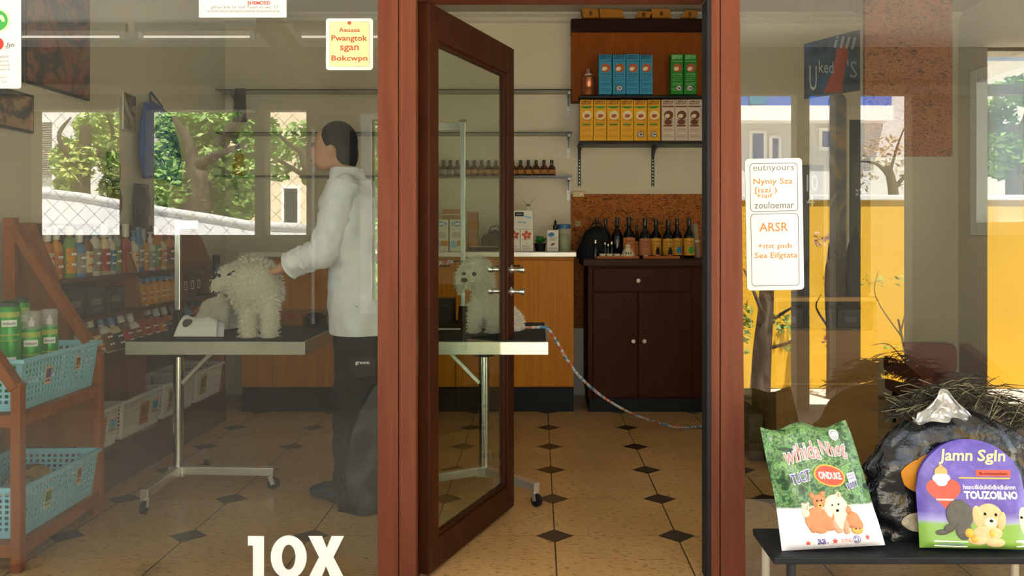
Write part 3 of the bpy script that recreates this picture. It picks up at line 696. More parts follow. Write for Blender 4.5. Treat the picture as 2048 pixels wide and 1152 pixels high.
MB().lathe([(.015, 0), (.017, .003), (.017, .032), (.007, .042), (.007, .046)], 14).build('body', CAPB, t, smooth='auto')
MB().lathe([(.009, .045), (.009, .056), (.004, .06), (.004, .07)], 10).build('dropper', M['black'], t, smooth='auto')
t = thing('storage_jar', 'clear jar of green powder with a blue lid at the right counter end', 'jar', (ax(1129, D), yk + .06, zt))
MB().lathe([(.04, 0), (.042, .004), (.042, .15), (.039, .155)], 24).build('body', clear_mat('jar plastic', '#b9b49a', .4), t, smooth='auto')
MB().lathe([(.036, .004), (.037, .08), (.03, .12), (.01, .125)], 18).build('contents', paint('green powder', '#5d7a34', .8, var=.2), t, smooth=True)
MB().lathe([(.044, .156), (.044, .184), (.04, .187)], 24).build('lid', paint('blue lid', '#1f5f8e', .4), t, smooth='auto')
# ---------------------------------------------------------------- bottles and ornaments on the dark cabinet
zc = 1.032 + .0006; BG = paint('black bottle glass', '#0b0d0e', .12, var=.05)
LBL = {'orange': paint('orange label', '#b8703a', .6, var=.12), 'yellow': paint('yellow label', '#c8922a', .6, var=.12), 'rust': paint('rust label', '#a86a48', .6, var=.12)}
D = 6.06; kd = D / F
def wine(label, px, pyt, r, lm, y=0, accent=None):
    h = (508 - pyt) * kd
    t = thing('black_bottle', label, 'bottle', (ax(px, D), D - 3 + y, zc), random.random(), group='black bottles on the dark cabinet')
    MB().lathe([(r * .9, 0), (r, .006), (r, h * .52), (r * .8, h * .62), (r * .38, h * .72), (r * .33, h * .98), (r * .38, h)], 20).build('body', BG, t, smooth='auto')
    MB().lathe([(r * .4, h * .9), (r * .4, h * 1.0), (r * .2, h * 1.012)], 14).build('cap', CAPB, t, smooth='auto')
    if lm:
        g = MB(); a0 = -PI / 2 - t.rotation_euler.z; n = 14; rr = r + .0012
        g.add([(rr * math.cos(a0 + (k / n - .5) * 2.6), rr * math.sin(a0 + (k / n - .5) * 2.6), z) for z in (h * .07, h * .5) for k in range(n + 1)], [(k, k + 1, n + 2 + k, n + 1 + k) for k in range(n)])
        lo = g.build('label', LBL[lm], t, smooth=True)
        g = MB()
        fn = lambda x, z: Vector(((r + .002) * math.cos(a0 + x / r), (r + .002) * math.sin(a0 + x / r), z))
        if accent: disc(g, r * .25, h * .2, r * .5, h * .09, fn=fn, rings=2); g.build('label_emblem', accent, lo); g = MB()
        txt(g, 'Valo', 0, h * .42, 0, .014, r * 1.2, .02, fn=fn); lines_z = [h * .33, h * .28]
        for z in lines_z: rect(g, -r * .7, r * .7, z, z + .003, fn=fn, nu=6)
        g.build('label_lettering', BRN, lo)
    return t
wine('black bottle at the left end of the cabinet row, behind the dark bag', 1196, 429, .032, None, .12)
wine('second black bottle from the left, showing only its neck above the dark bag', 1214, 428, .032, None, .12)
wine('tall black bottle without a label in the left half of the cabinet row', 1235, 426, .04, None, .03)
wine('black bottle with a rust label behind the white ornament', 1258, 426, .042, 'orange', .0)
wine('short black bottle tucked behind the rust labelled ones', 1276, 441, .026, 'orange', .075)
wine('wide black bottle with a pinkish label in the middle of the cabinet row', 1290, 429, .042, 'rust', .0)
wine('black bottle with a yellow label behind the small black pots', 1313, 429, .039, 'yellow', .03)
wine('black bottle with a plain yellow label, third from the right end of the cabinet row', 1336, 431, .038, 'yellow', .0)
wine('black bottle with a yellow label and blue emblem, second from the right end', 1356, 429, .036, 'yellow', .04, BLP)
wine('black bottle with a green emblem at the right end of the cabinet row', 1378, 428, .037, 'yellow', .0, GRN)
t = thing('dark_bag', 'large soft black bag slumped at the left end of the dark cabinet top', 'bag', (ax(1188, D), D - 3 + .03, zc))
def lump(u, v):
    a = u * 2 * PI; z = v; r = .095 * (1 - .1 * v) * (math.sqrt(max(0, 1 - v ** 3.0)) + .001)
    k_ = 1 + .18 * noise.noise(Vector((math.cos(a) * 1.7, math.sin(a) * 1.7, z * 3)))
    return Vector((math.cos(a) * r * 1.25 * k_ + .03 * v, math.sin(a) * r * .75 * k_, z * .225))
MB().grid(lump, 36, 20).build('body', paint('matt black cloth', '#0c0d0f', .75, bmp=.2), t, smooth=True)
MB().tube([(-.03, -.03, .2), (-.01, -.04, .24), (.04, -.03, .245), (.07, -.02, .2)], .006, 6).build('handle', M['black'], t)
for i, (px, py, r) in enumerate(((1208, 485, .012), (1214, 488, .01), (1221, 484, .012), (1189, 476, .016))):
    h = (511 - py) * kd
    t = thing('small_vial', ['left slim black vial on the left wooden tray', 'middle slim black vial on the left wooden tray', 'right slim black vial on the left wooden tray', 'slim dark vial in front of the slumped black bag'][i], 'bottle', (ax(px, D), D - 3 - .1, zc + (.0175 if i < 3 else 0)), group='slim vials on the dark cabinet')
    h = max(.06, h)
    MB().lathe([(r, 0), (r, h * .6), (r * .45, h * .75), (r * .45, h)], 12).build('body', BG, t, smooth='auto')
    MB().lathe([(r * .5, h * .85), (r * .5, h * 1.03)], 10).build('cap', M['steel'], t, smooth='auto')
TRAY = wood('terracotta wood tray', '#8a4a1c', '#a05a26', (3, 30, 30), .5)
for a, b, lab in ((1193, 1277, 'left low wooden tray in front of the black bottles'), (1286, 1358, 'right low wooden tray in front of the black bottles')):
    x0, x1 = ax(a, 5.93), ax(b, 5.93); t = thing('wooden_tray', lab, 'tray', ((x0 + x1) / 2, 2.94, zc), group='low wooden trays on the dark cabinet'); w = (x1 - x0) / 2
    MB().box(-w, w, -.045, .045, 0, .007).build('base', TRAY, t)
    MB().box(-w, w, -.05, -.045, 0, .017).box(-w, w, .045, .05, 0, .017).box(-w, -w + .005, -.045, .045, .007, .017).box(w - .005, w, -.045, .045, .007, .017).build('rim', TRAY, t)
CER = paint('cream ceramic', '#c8bca0', .4, var=.04)
for i, px in enumerate((1205, 1219, 1234)):
    t = thing('ceramic_cup', ORD[i] + ' little cream cup from the left on the left wooden tray', 'cup', (ax(px, 5.9), 2.915, zc + .0075), group='cream cups on the left wooden tray')
    MB().lathe([(.013, 0), (.02, .008), (.023, .026), (.021, .026), (.017, .01)], 18).build('bowl', CER, t, smooth='auto')
    MB().tube([(.02, 0, .02), (.033, 0, .019), (.032, 0, .008), (.019, 0, .007)], .003, 6).build('handle', CER, t)
t = thing('ceramic_ornament', 'white pierced ornament like a small hive in front of the rust labelled bottle', 'ornament', (ax(1256, 5.93), 2.94, zc + .0075))
MB().lathe([(.044, 0), (.046, .01), (.04, .03), (.033, .048), (.022, .058), (.016, .07), (.02, .078), (.014, .088), (.005, .094)], 20).build('body', CER, t, smooth='auto')
for k_ in range(10):
    a = k_ * 2 * PI / 10; MB().ell((.045 * math.cos(a), .045 * math.sin(a), .008), .009, n=8, m=6).build('knop', CER, t, smooth=True)
for a, z in ((-1.15, .032), (-1.95, .032), (-1.57, .03)):
    g = MB(); rr = .0415; c_ = Vector((rr * math.cos(a), rr * math.sin(a), z)); tg = Vector((-math.sin(a), math.cos(a), 0)); up = Vector((-.3 * math.cos(a), -.3 * math.sin(a), 1)).normalized()
    g.add([c_ - tg * .006 - up * .008, c_ + tg * .006 - up * .008, c_ + up * .012], [(0, 1, 2)]); g.build('opening', M['ink_black'], t)
RP = paint('pale red pot', '#b06a52', .6)
for i, px in enumerate((1316, 1341)):
    t = thing('ornament_pot', ('left' if i == 0 else 'right') + ' small red footed pot with a black cone on the right wooden tray', 'pot', (ax(px, 5.93), 2.94, zc + .0075), group='small pots on the right wooden tray')
    MB().lathe([(.017, 0), (.019, .004), (.017, .02)], 14).build('base', RP, t, smooth='auto')
    MB().lathe([(.015, .0205), (.013, .05), (.006, .068), (.003, .07)], 14).build('cone', M['black'], t, smooth='auto')
t = thing('ceramic_cup', 'single cream cup at the left end of the right wooden tray', 'cup', (ax(1292, 5.9), 2.92, zc + .0075))
MB().lathe([(.012, 0), (.016, .006), (.016, .015), (.014, .015), (.012, .006)], 16).build('bowl', CER, t, smooth='auto')
t = thing('paper_roll', 'pale paper roll leaning at the right end of the dark cabinet top', 'roll', (ax(1397, D), D - 3 + .05, zc), rot=(0, math.radians(-5), 0))
g = MB().lathe([(.018, 0), (.022, .002), (.024, .24), (.02, .24), (.016, .004)], 18); g.build('sheet', paint('kraft paper', '#8f7c62', .8), t, smooth='auto')
g = MB().lathe([(.0245, .11), (.0245, .125)], 18); g.build('band', CER, t, smooth='auto')
# ---------------------------------------------------------------- baskets
def lattice(mb, b0, b1, t1, t0, nu, nv, m0=.12, m1=.1, mx=.04, hole=.22):
    """plastic basket wall between its bottom edge b0-b1 and its top edge t0-t1, pierced nu x nv times"""
    b0, b1, t1, t0 = map(Vector, (b0, b1, t1, t0))
    P = lambda u, v: (b0 * (1 - u) + b1 * u) * (1 - v) + (t0 * (1 - u) + t1 * u) * v
    def q(u0, u1, v0, v1): mb.add([P(u0, v0), P(u1, v0), P(u1, v1), P(u0, v1)], [(0, 1, 2, 3)])
    q(0, 1, 0, m0); q(0, 1, 1 - m1, 1); q(0, mx, m0, 1 - m1); q(1 - mx, 1, m0, 1 - m1)
    du, dv = (1 - 2 * mx) / nu, (1 - m0 - m1) / nv
    for i in range(nu):
        for j in range(nv):
            u0, v0 = mx + i * du, m0 + j * dv; u1, v1 = u0 + du, v0 + dv; a, b = du * hole, dv * hole
            o = [P(u0, v0), P(u1, v0), P(u1, v1), P(u0, v1)]; n = [P(u0 + a, v0 + b), P(u1 - a, v0 + b), P(u1 - a, v1 - b), P(u0 + a, v1 - b)]
            mb.add(o + n, [(0, 1, 5, 4), (1, 2, 6, 5), (2, 3, 7, 6), (3, 0, 4, 7)])
def basket(name, label, loc, rotz, w, dp, h, mat, nu, nv, tags=(), group=None, tilt=0.0):
    """open basket, front towards -y, origin at the middle of its base"""
    t = thing(name, label, 'basket', loc, group=group, rot=(tilt, 0, rotz))
    wb, db, wt, dt = w / 2 * .93, dp / 2 * .88, w / 2, dp / 2
    g = MB()
    lattice(g, (-wb, -db, 0), (wb, -db, 0), (wt, -dt, h), (-wt, -dt, h), nu, nv)
    lattice(g, (wb, db, 0), (-wb, db, 0), (-wt, dt, h), (wt, dt, h), nu, nv)
    ns = max(3, int(nu * dp / w))
    lattice(g, (wb, -db, 0), (wb, db, 0), (wt, dt, h), (wt, -dt, h), ns, nv)
    lattice(g, (-wb, db, 0), (-wb, -db, 0), (-wt, -dt, h), (-wt, dt, h), ns, nv)
    g.add([(-wb, -db, 0), (wb, -db, 0), (wb, db, 0), (-wb, db, 0)], [(0, 1, 2, 3)])
    o = g.build('body', mat, t); s = o.modifiers.new('solid', 'SOLIDIFY'); s.thickness = .0028; s.offset = 0
    r = MB(); e = .011
    for a in ((-wt - e, wt + e, -dt - e, -dt + .003), (-wt - e, wt + e, dt - .003, dt + e), (-wt - e, -wt + .003, -dt, dt), (wt - .003, wt + e, -dt, dt)): r.box(a[0], a[1], a[2], a[3], h - .016, h)
    r.build('rim', mat, t, bevel=.003)
    for u, v, pw, ph, m1, m2 in tags:
        f = lambda x, z: Vector((x, -(db + (dt - db) * z / h) - .004, z))
        g = MB(); rect(g, u * wt - pw / 2, u * wt + pw / 2, v * h - ph / 2, v * h + ph / 2, fn=f); lo = g.build('price_card', m1, t)
        f2 = lambda x, z: f(x, z) - Vector((0, .0012, 0))
        g = MB(); rect(g, u * wt - pw * .36, u * wt + pw * .36, v * h - ph * .15, v * h + ph * .36, fn=f2); rect(g, u * wt - pw * .36, u * wt + pw * .3, v * h - ph * .34, v * h - ph * .24, fn=f2); g.build('card_picture', m2, lo)
    return t
AQUA = paint('aqua plastic', '#92cde0', .4, var=.03); WPL = paint('milky plastic', '#d5d3cb', .45, var=.03)
CARDP = paint('pale pink card', '#d8b8a0', .6); PIC1 = paint('violet picture', '#6a6488', .6, var=.5, scale=60); PIC2 = paint('brown picture', '#8a6a48', .6, var=.5, scale=60); PIC3 = paint('blue picture', '#5a9ad0', .6, var=.4, scale=60)
# ---------------------------------------------------------------- wooden stand by the window
STW = wood('stand timber', '#86450f', '#9c571c', (24, 24, 1.8), .45, .05)
STP = wood('stand panel', '#7a4a1c', '#8c5824', (14, 14, 1.4), .5, .03)
t = thing('display_stand', 'wooden display stand with slanted sides holding two blue baskets by the window', 'stand', (0, 0, 0))
for y, xf, zf in ((.105, -1.85, .67), (.74, -1.885, .70)):
    MB().bar((xf, y, 0), (xf, y, zf), .036, .036, (0, 1, 0)).build('post', STW, t, bevel=.003)
    MB().bar((-2.26, y, 0), (-2.26, y, 1.27), .05, .036, (0, 1, 0)).build('post', STW, t, bevel=.003)
    MB().bar((xf - .004, y, zf - .02), (-2.25, y, 1.23), .036, .05, (0, 1, 0)).build('slanted_stile', STW, t, bevel=.003)
    for z in (.075, .535): MB().bar((xf - .01, y, z), (-2.25, y, z), .034, .045).build('side_rail', STW, t, bevel=.002)
for z in (.075, .535):
    MB().bar((-1.85, .12, z), (-1.885, .725, z), .03, .045).build('front_rail', STW, t, bevel=.002)
    MB().bar((-2.2, .12, z), (-2.2, .725, z), .03, .045).build('back_rail', STW, t, bevel=.002)
    MB().box(-2.22, -1.87, .13, .72, z + .016, z + .022).build('shelf_board', STP, t)
MB().box(-2.24, -1.9, .733, .745, .29, .512).build('end_panel', STP, t)
tg = ((-.35, .55, .05, .07, CARDP, PIC1), (.42, .62, .045, .06, CARDP, PIC2))
basket('plastic_basket', 'upper blue basket holding green cans on the wooden stand', (-2.045, .425, .558), PI / 2 + .03, .58, .36, .19, AQUA, 22, 7, tg, 'blue baskets on the wooden stand')
basket('plastic_basket', 'lower blue basket holding silver packets on the wooden stand', (-2.045, .425, .098), PI / 2 + .03, .58, .36, .19, AQUA, 22, 7, ((-.35, .5, .06, .075, paint('pale green card', '#c8cfae', .6), paint('green picture', '#6a8a5a', .6, var=.5, scale=60)), (.45, .62, .045, .07, CARDP, PIC2)), 'blue baskets on the wooden stand')
# spray cans
CG = paint('green can', '#2f9a3a', .3, .3, .05); CGD = paint('dark green cap', '#1d3f2c', .4); CLR = clear_mat('clear cap', '#d5d2cf', .35)
def can(label, px, D, pyt, r, clear):
    x, z0 = ax(px, D), .5815; h = az(pyt, D) - z0; hb = h - (.06 if clear else .02)
    t = thing('spray_can', label, 'can', (x, D - 3, z0), PI * .1, group='green cans in the upper blue basket')
    MB().lathe([(r * .93, 0), (r, .006), (r, hb - .012), (r * .86, hb)], 24).build('body', CG, t, smooth='auto')
    if clear:
        MB().lathe([(r * .97, hb - .01), (r * .97, h - .004), (r * .9, h)], 24).build('cap', CLR, t, smooth='auto')
        MB().lathe([(.012, hb), (.012, hb + .02), (.006, hb + .025), (.006, hb + .035)], 12).build('nozzle', M['white'], t)
    else: MB().lathe([(r * .88, hb), (r * .9, h - .006), (r * .6, h)], 24).build('cap', CGD, t, smooth='auto')
    f = lambda x_, z: Vector(((r + .001) * math.sin(x_ / r), -(r + .001) * math.cos(x_ / r), z))
    g = MB(); rect(g, -r * .5, r * .9, hb - .075, hb - .05, fn=f, nu=6); rect(g, -r * .6, r * .8, hb - .215, hb - .19, fn=f, nu=6); g.build('white_label', M['ink_white'], t)
    g = MB(); txt(g, 'mitum', r * .2, hb - .0625, 0, .011, r * 1.1, .02, fn=lambda a, b: f(a, b) * 1.0 + Vector((0, -.0008, 0))); g.build('lettering', M['ink_grey'], t)
    g = MB(); rect(g, -r * 1.3, r * 1.3, hb - .11, hb - .104, fn=f, nu=8); rect(g, -r * .9, r * .9, hb - .13, hb - .126, fn=f, nu=8); rect(g, -r * 1.3, r * 1.3, hb - .04, hb - .02, fn=f, nu=8); g.build('gold_band', paint('lime band', '#a8b84a', .4), t)
can('large green can with a dark cap in front in the upper blue basket', 19, 3.33, 602, .038, False)
can('green can with a clear cap in the middle of the upper blue basket', 62, 3.4, 622, .036, True)
can('green can with a clear cap nearest the far end of the upper blue basket', 99, 3.5, 618, .031, True)
can('green can with a dark cap standing behind the clear capped ones', 43, 3.56, 595, .031, False)
SIL = paint('silver foil', '#b9b6b0', .3, .7, .1); 
for x, y, r, m_, lab in ((-2.0, .37, .075, SIL, 'silver packet at the near end of the lower blue basket'), (-2.06, .55, .08, paint('silver yellow foil', '#c9a544', .35, .4, .3), 'silver and yellow packet in the middle of the lower blue basket'), (-2.1, .22, .07, paint('grey foil', '#8f9092', .35, .5, .2), 'grey packet at the back of the lower blue basket')):
    t = thing('food_packet', lab, 'packet', (x, y, .175), random.random() * 3, group='packets in the lower blue basket')
    def pk(u, v, r=r):
        a, b = (u - .5) * 2, (v - .5) * 2; hgt = (1 - abs(a) ** 3) * (1 - abs(b) ** 3)
        return Vector((a * r, b * r * .75, .03 + hgt * .055 + .008 * noise.noise(Vector((a * 3, b * 3, x)))))
    MB().grid(pk, 14, 14).grid(lambda u, v: Vector((pk(u, v).x, pk(u, v).y, .06 - pk(u, v).z)), 14, 14).build('pouch', m_, t, smooth=True)
    MB().grid(lambda u, v: pk(.25 + u * .5, .3 + v * .4) + Vector((0, 0, .002)), 8, 6).build('label', paint('packet label', '#7a6a52', .5, var=.4, scale=30), t, smooth=True)
# ---------------------------------------------------------------- rack along the left wall
RW = wood('dark rack timber', '#4a2a12', '#5c3518', (14, 1.4, 14), .5, .04); RE = wood('rack end board', '#7a4416', '#8e5420', (14, 14, 1.4), .5, .04)
y0, y1 = .8, 2.62
t = thing('wall_rack', 'long brown wooden rack of pet bottles along the left wall', 'rack', (0, 0, 0))
MB().box(-2.325, -2.005, y0, y1, 0, .195).build('plinth', RW, t, bevel=.003)
MB().box(-2.325, -2.31, y0, y1, .196, 1.25).build('back_panel', RW, t)
for ya in (y0, 1.55, y1 - .02):
    MB().prism([(-2.308, .196), (-2.02 if ya != 1.55 else -2.06, .196), (-2.01 if ya != 1.55 else -2.05, .66), (-2.1, 1.02), (-2.2, 1.25), (-2.308, 1.25)], ya, ya + .02).build('upright', RE, t, bevel=.002)
for z, xf, yy in ((.60, -2.0, y1), (.80, -2.05, y1), (.98, -2.085, 2.5)):
    MB().box(-2.309, xf, y0 + .021, yy - .021, z, z + .016).build('shelf_board', RW, t, bevel=.002)
MB().box(-2.004, -1.99, y0, y1, .59, .645).build('front_lip', RW, t, bevel=.002)
COLS = dict(orange='#b5651d', white='#c9c4b8', red='#9a2f24', blue='#4a78a8', amber='#c8861c', green='#6d8a3c', grey='#8f9496', brown='#6e4424', cream='#cdb98c', teal='#3c7a80', black='#1e2226', pink='#c07a70')
def pmat(c): return paint(c + ' bottle', COLS[c], .3, var=.06)
def bottle(label, loc, h, r, body, capc, lab, group, kind=0, lean=0.0, sx=1.0):
    t = thing('pet_bottle', label, 'bottle', loc, group=group, rot=(0, -lean, 0))
    hb = h * (.7 if kind != 2 else .8)
    MB().lathe([(r * .92, 0), (r, .006), (r, hb * .85), (r * .75, hb * .95), (r * .4, hb), (r * .4, hb + .01)], 14, sx=.75 * sx).build('body', pmat(body), t, smooth='auto')
    if kind == 1:    # trigger or pump
        g = MB().lathe([(r * .45, hb + .008), (r * .45, hb + .03), (r * .2, hb + .034), (r * .2, h)], 10); g.box(-r * .3, r * 1.1, -r * .25, r * .25, h - .012, h); g.build('pump', pmat(capc), t, smooth='auto')
    else: MB().lathe([(r * .5, hb + .006), (r * .52, h - .004), (r * .4, h)], 12).build('cap', pmat(capc), t, smooth='auto')
    n = 10; vs = []
    for z in (hb * .12, hb * .72): vs += [((r + .0015) * .75 * math.cos((k / n - .5) * 2.8), (r + .0015) * math.sin((k / n - .5) * 2.8), z) for k in range(n + 1)]
    lo = MB().add(vs, [(k, k + 1, n + 2 + k, n + 1 + k) for k in range(n)]).build('label', paint(lab + ' label', COLS[lab], .6, var=.35, scale=70), t, smooth=True)
    g = MB()
    for z in (.55, .3): g.add([((r + .003) * .75 * math.cos(a), (r + .003) * math.sin(a), hb * z + dz) for dz in (0, hb * .06) for a in (-.6, 0, .6)], [(0, 1, 4, 3), (1, 2, 5, 4)])
    g.build('print', M['ink_white'] if lab not in ('white', 'cream') else M['ink_red'], lo)
    return t
top = [('orange', 'white', 'cream'), ('amber', 'white', 'orange'), ('green', 'orange', 'amber'), ('blue', 'white', 'grey'), ('brown', 'black', 'cream'), ('white', 'blue', 'grey'), ('cream', 'white', 'red'), ('white', 'grey', 'blue'), ('grey', 'white', 'green'),
       ('red', 'white', 'red'), ('white', 'blue', 'cream'), ('blue', 'blue', 'grey'), ('amber', 'grey', 'amber'), ('white', 'white', 'grey'), ('orange', 'white', 'green'), ('cream', 'red', 'orange'), ('orange', 'orange', 'brown'), ('brown', 'white', 'cream')]
for i, (b, c, l) in enumerate(top):
    bottle('%s bottle with %s cap, %s from the window, upper shelf of left rack' % (b, 'a ' + c if c[0] not in 'aeiou' else 'an ' + c, ORD[i]), (-2.17 + random.uniform(-.01, .015), .865 + i * .079, .9965), random.uniform(.21, .26), .035, b, c, l, 'bottles on the upper shelf of the left rack', i % 3)
for i in range(3):
    w = .17; carton('storage_carton', ORD[i] + ' dark carton from the window on the middle shelf of the left rack', 'dark cartons on the middle shelf of the left rack', (-2.08, .93 + i * .19, .8165), w, .17, .12 + .01 * (i % 2), paint('charcoal carton', '#33342f', .7), [('print', paint('dim print', '#6a6452', .7), lambda g: (rect(g, -.06, .04, .05, .08, -.001), lines(g, -.06, .06, [.03, .02], .003)))]).rotation_euler = (0, 0, PI / 2)
for i in range(6):
    bottle(ORD[i] + ' yellow bottle with a dark blue top on the middle shelf of the left rack', (-2.12, 1.65 + i * .082, .8165), .148, .036, 'amber', 'blue', 'amber', 'yellow and blue bottles on the left rack', 2)
for i in range(3):
    carton('storage_carton', ORD[i] + ' small brown carton right of the yellow bottles on the middle shelf', 'brown cartons on the middle shelf of the left rack', (-2.1, 2.2 + i * .1, .8165), .085, .12, .13, paint('brown carton', '#5a3a24', .7), [('label', M['ink_white'], lambda g: frame_ring(g, [(.02, .1), (-.02, .1), (-.02, .05), (.02, .05)], [(.016, .096), (-.016, .096), (-.016, .054), (.016, .054)], -.001))]).rotation_euler = (0, 0, PI / 2)
tray = [('white', 'amber', 'blue'), ('white', 'white', 'grey'), ('brown', 'white', 'cream'), ('white', 'blue', 'brown'), ('cream', 'blue', 'black'), ('brown', 'white', 'red'), ('white', 'white', 'brown'), ('red', 'white', 'red'), ('red', 'white', 'red'), ('red', 'white', 'orange'), ('orange', 'white', 'black'), ('orange', 'red', 'orange'), ('black', 'black', 'blue'), ('blue', 'black', 'black'), ('red', 'black', 'red'), ('orange', 'black', 'brown')]
for i, (b, c, l) in enumerate(tray):
    bottle('small %s bottle leaning in the front tray of the left rack, %s from the window' % (b, ORD[i]), (-2.04, .87 + i * .1, .622), .19 + random.uniform(-.01, .02), .038, b, c, l, 'bottles leaning in the tray of the left rack', 0, .33)
t = thing('tall_bottle', 'tall dark blue bottle with white lettering at the far end of the left rack', 'bottle', (-2.05, 2.56, .817))
MB().lathe([(.026, 0), (.029, .005), (.029, .17), (.02, .185), (.02, .2)], 18).build('body', paint('navy bottle', '#16283a', .3), t, smooth='auto')
MB().lathe([(.022, .198), (.024, .245), (.018, .25)], 14).build('cap', M['black'], t, smooth='auto')
g = MB(); f = lambda x, z: Vector((.0305 * math.sin(x / .03 + .6), -.0305 * math.cos(x / .03 + .6), z)); rect(g, -.02, .02, .03, .09, fn=f, nu=5); g.build('label', PALEB, t)
g = MB(); txt(g, 'LA', 0, .13, 0, .03, .03, .02, fn=f); g.build('lettering', M['ink_white'], t)
for i, (a, b) in enumerate(((.82, 1.22), (1.24, 1.69), (1.71, 2.14), (2.16, 2.6))):
    basket('plastic_basket', 'white plastic basket on the plinth of the left rack, ' + ['nearest the window', 'second from the window', 'third from the window', 'farthest from the window'][i], (-2.155, (a + b) / 2, .1965), PI / 2, b - a - .025, .27, .19, WPL, 20, 8, ((.1, .45, .1, .11, paint('orange card', '#b8743c', .6), PIC2), (.7, .5, .08, .08, CARDP, PIC3)) if i in (0, 1) else ((-.5, .5, .1, .12, paint('tan card', '#b09a74', .6), PIC2),), 'white baskets on the left rack plinth')
# ---------------------------------------------------------------- on the left wall
def streak(name, stops): return speckle(name, stops, 3.0, .4, 2.5, (1, 5, 1.2))
POS = streak('dark picture with rust streaks', [(.4, '#161310'), (.47, '#4a2c16'), (.53, '#94452a'), (.6, '#6a4624'), (.68, '#8a6a40')])
def wall_pic(label, ya, yb, za, zb, m_, fm_, group=None):
    t = thing('wall_picture', label, 'picture', (XL, (ya + yb) / 2, (za + zb) / 2), PI / 2, group); w, h = (yb - ya) / 2, (zb - za) / 2
    MB().box(-w, w, -.02, -.001, -h, h).build('panel', fm_, t, bevel=.003)
    MB().box(-w + .012, w - .012, -.0225, -.0205, -h + .012, h - .012).build('picture', m_, t)
wall_pic('large dark picture with rust red streaks high on the left wall', .93, 1.5, 1.885, 2.45, POS, M['black'], 'dark pictures on the left wall')
wall_pic('smaller dark picture with brown streaks lower on the left wall near the window', .45, 1.0, 1.66, 1.835, streak('dark picture with brown streaks', [(.38, '#1a1613'), (.48, '#5a4028'), (.58, '#a8825a')]), M['black'], 'dark pictures on the left wall')
wall_pic('small narrow framed picture on the left wall beside the blue bag', 1.86, 2.02, 1.78, 2.0, streak('grey and brown print', [(.4, '#3a3a38'), (.5, '#8a7a5a'), (.6, '#b8b4a8')]), M['steel'])
t = thing('cloth_bag', 'blue cloth bag hanging on the left wall', 'bag', (XL, 2.22, 1.98), PI / 2)
def cl(u, v):
    x = (u - .5) * (.34 + .2 * math.sin(v * 2.4)); y = -.05 - .05 * math.sin(u * PI) * math.sin(v * PI) - .02 * math.sin(u * 14) * v
    return Vector((x + .05 * v, y, -v * .44 - .06 * abs(u - .3)))
g = MB().grid(cl, 24, 16); o = g.build('body', paint('blue cloth', '#0f4c94', .8, var=.15), t, smooth=True); s_ = o.modifiers.new('solid', 'SOLIDIFY'); s_.thickness = .012
MB().tube([(-.08, -.05, -.01), (-.03, -.02, .05), (0, -.012, .07), (.03, -.02, .05), (.08, -.05, -.01)], .006, 6).build('strap', paint('blue strap', '#17416c', .8), t)
MB().lathe([(.012, 0), (.006, .02), (.012, .03)], 10).xform(Matrix.Translation((0, 0, .07)) @ Matrix.Rotation(PI / 2, 4, 'X')).build('hook', M['steel'], t)
def hang_pack(label, y, zt, w, h, m1, m2, x=XL):
    t = thing('hanging_pack', label, 'packet', (x, y, zt), PI / 2, 'packs hanging on the left wall')
    def pf(s): return lambda u, v: Vector(((u - .5) * w, -.03 - s * .028 * (1 - abs(2 * u - 1) ** 3) * (1 - abs(2 * v - 1) ** 3), -h * v))
    MB().grid(pf(1), 8, 10).grid(pf(-1), 8, 10).build('pouch', m1, t, smooth=True)
    MB().grid(lambda u, v: pf(1)(.15 + .7 * u, .3 + .45 * v) + Vector((0, -.002, 0)), 6, 6).build('label', m2, t, smooth=True)
    MB().tube([(0, 0, -.012), (0, -.06, -.012)], .003, 6).build('hook', M['steel'], t)
DK = paint('dark packet', '#202326', .4, .1, .2); DB = paint('brown packet', '#4a3020', .5, var=.3)
hang_pack('dark pack with a pale band hanging left of the blue bag', 1.72, 1.64, .14, .2, DK, paint('dim label', '#8a8272', .6))
hang_pack('brown pack hanging under the dark pack on the left wall', 1.74, 1.46, .13, .17, DB, paint('brown label', '#7a4a2a', .6, var=.3))
hang_pack('dark long pack hanging under the blue bag', 2.06, 1.49, .2, .26, DK, paint('slate label', '#3d4650', .6, var=.4))
hang_pack('dark pack hanging right of the blue bag, low', 2.32, 1.47, .17, .2, DK, paint('grey blue label', '#4a5a66', .6, var=.4))
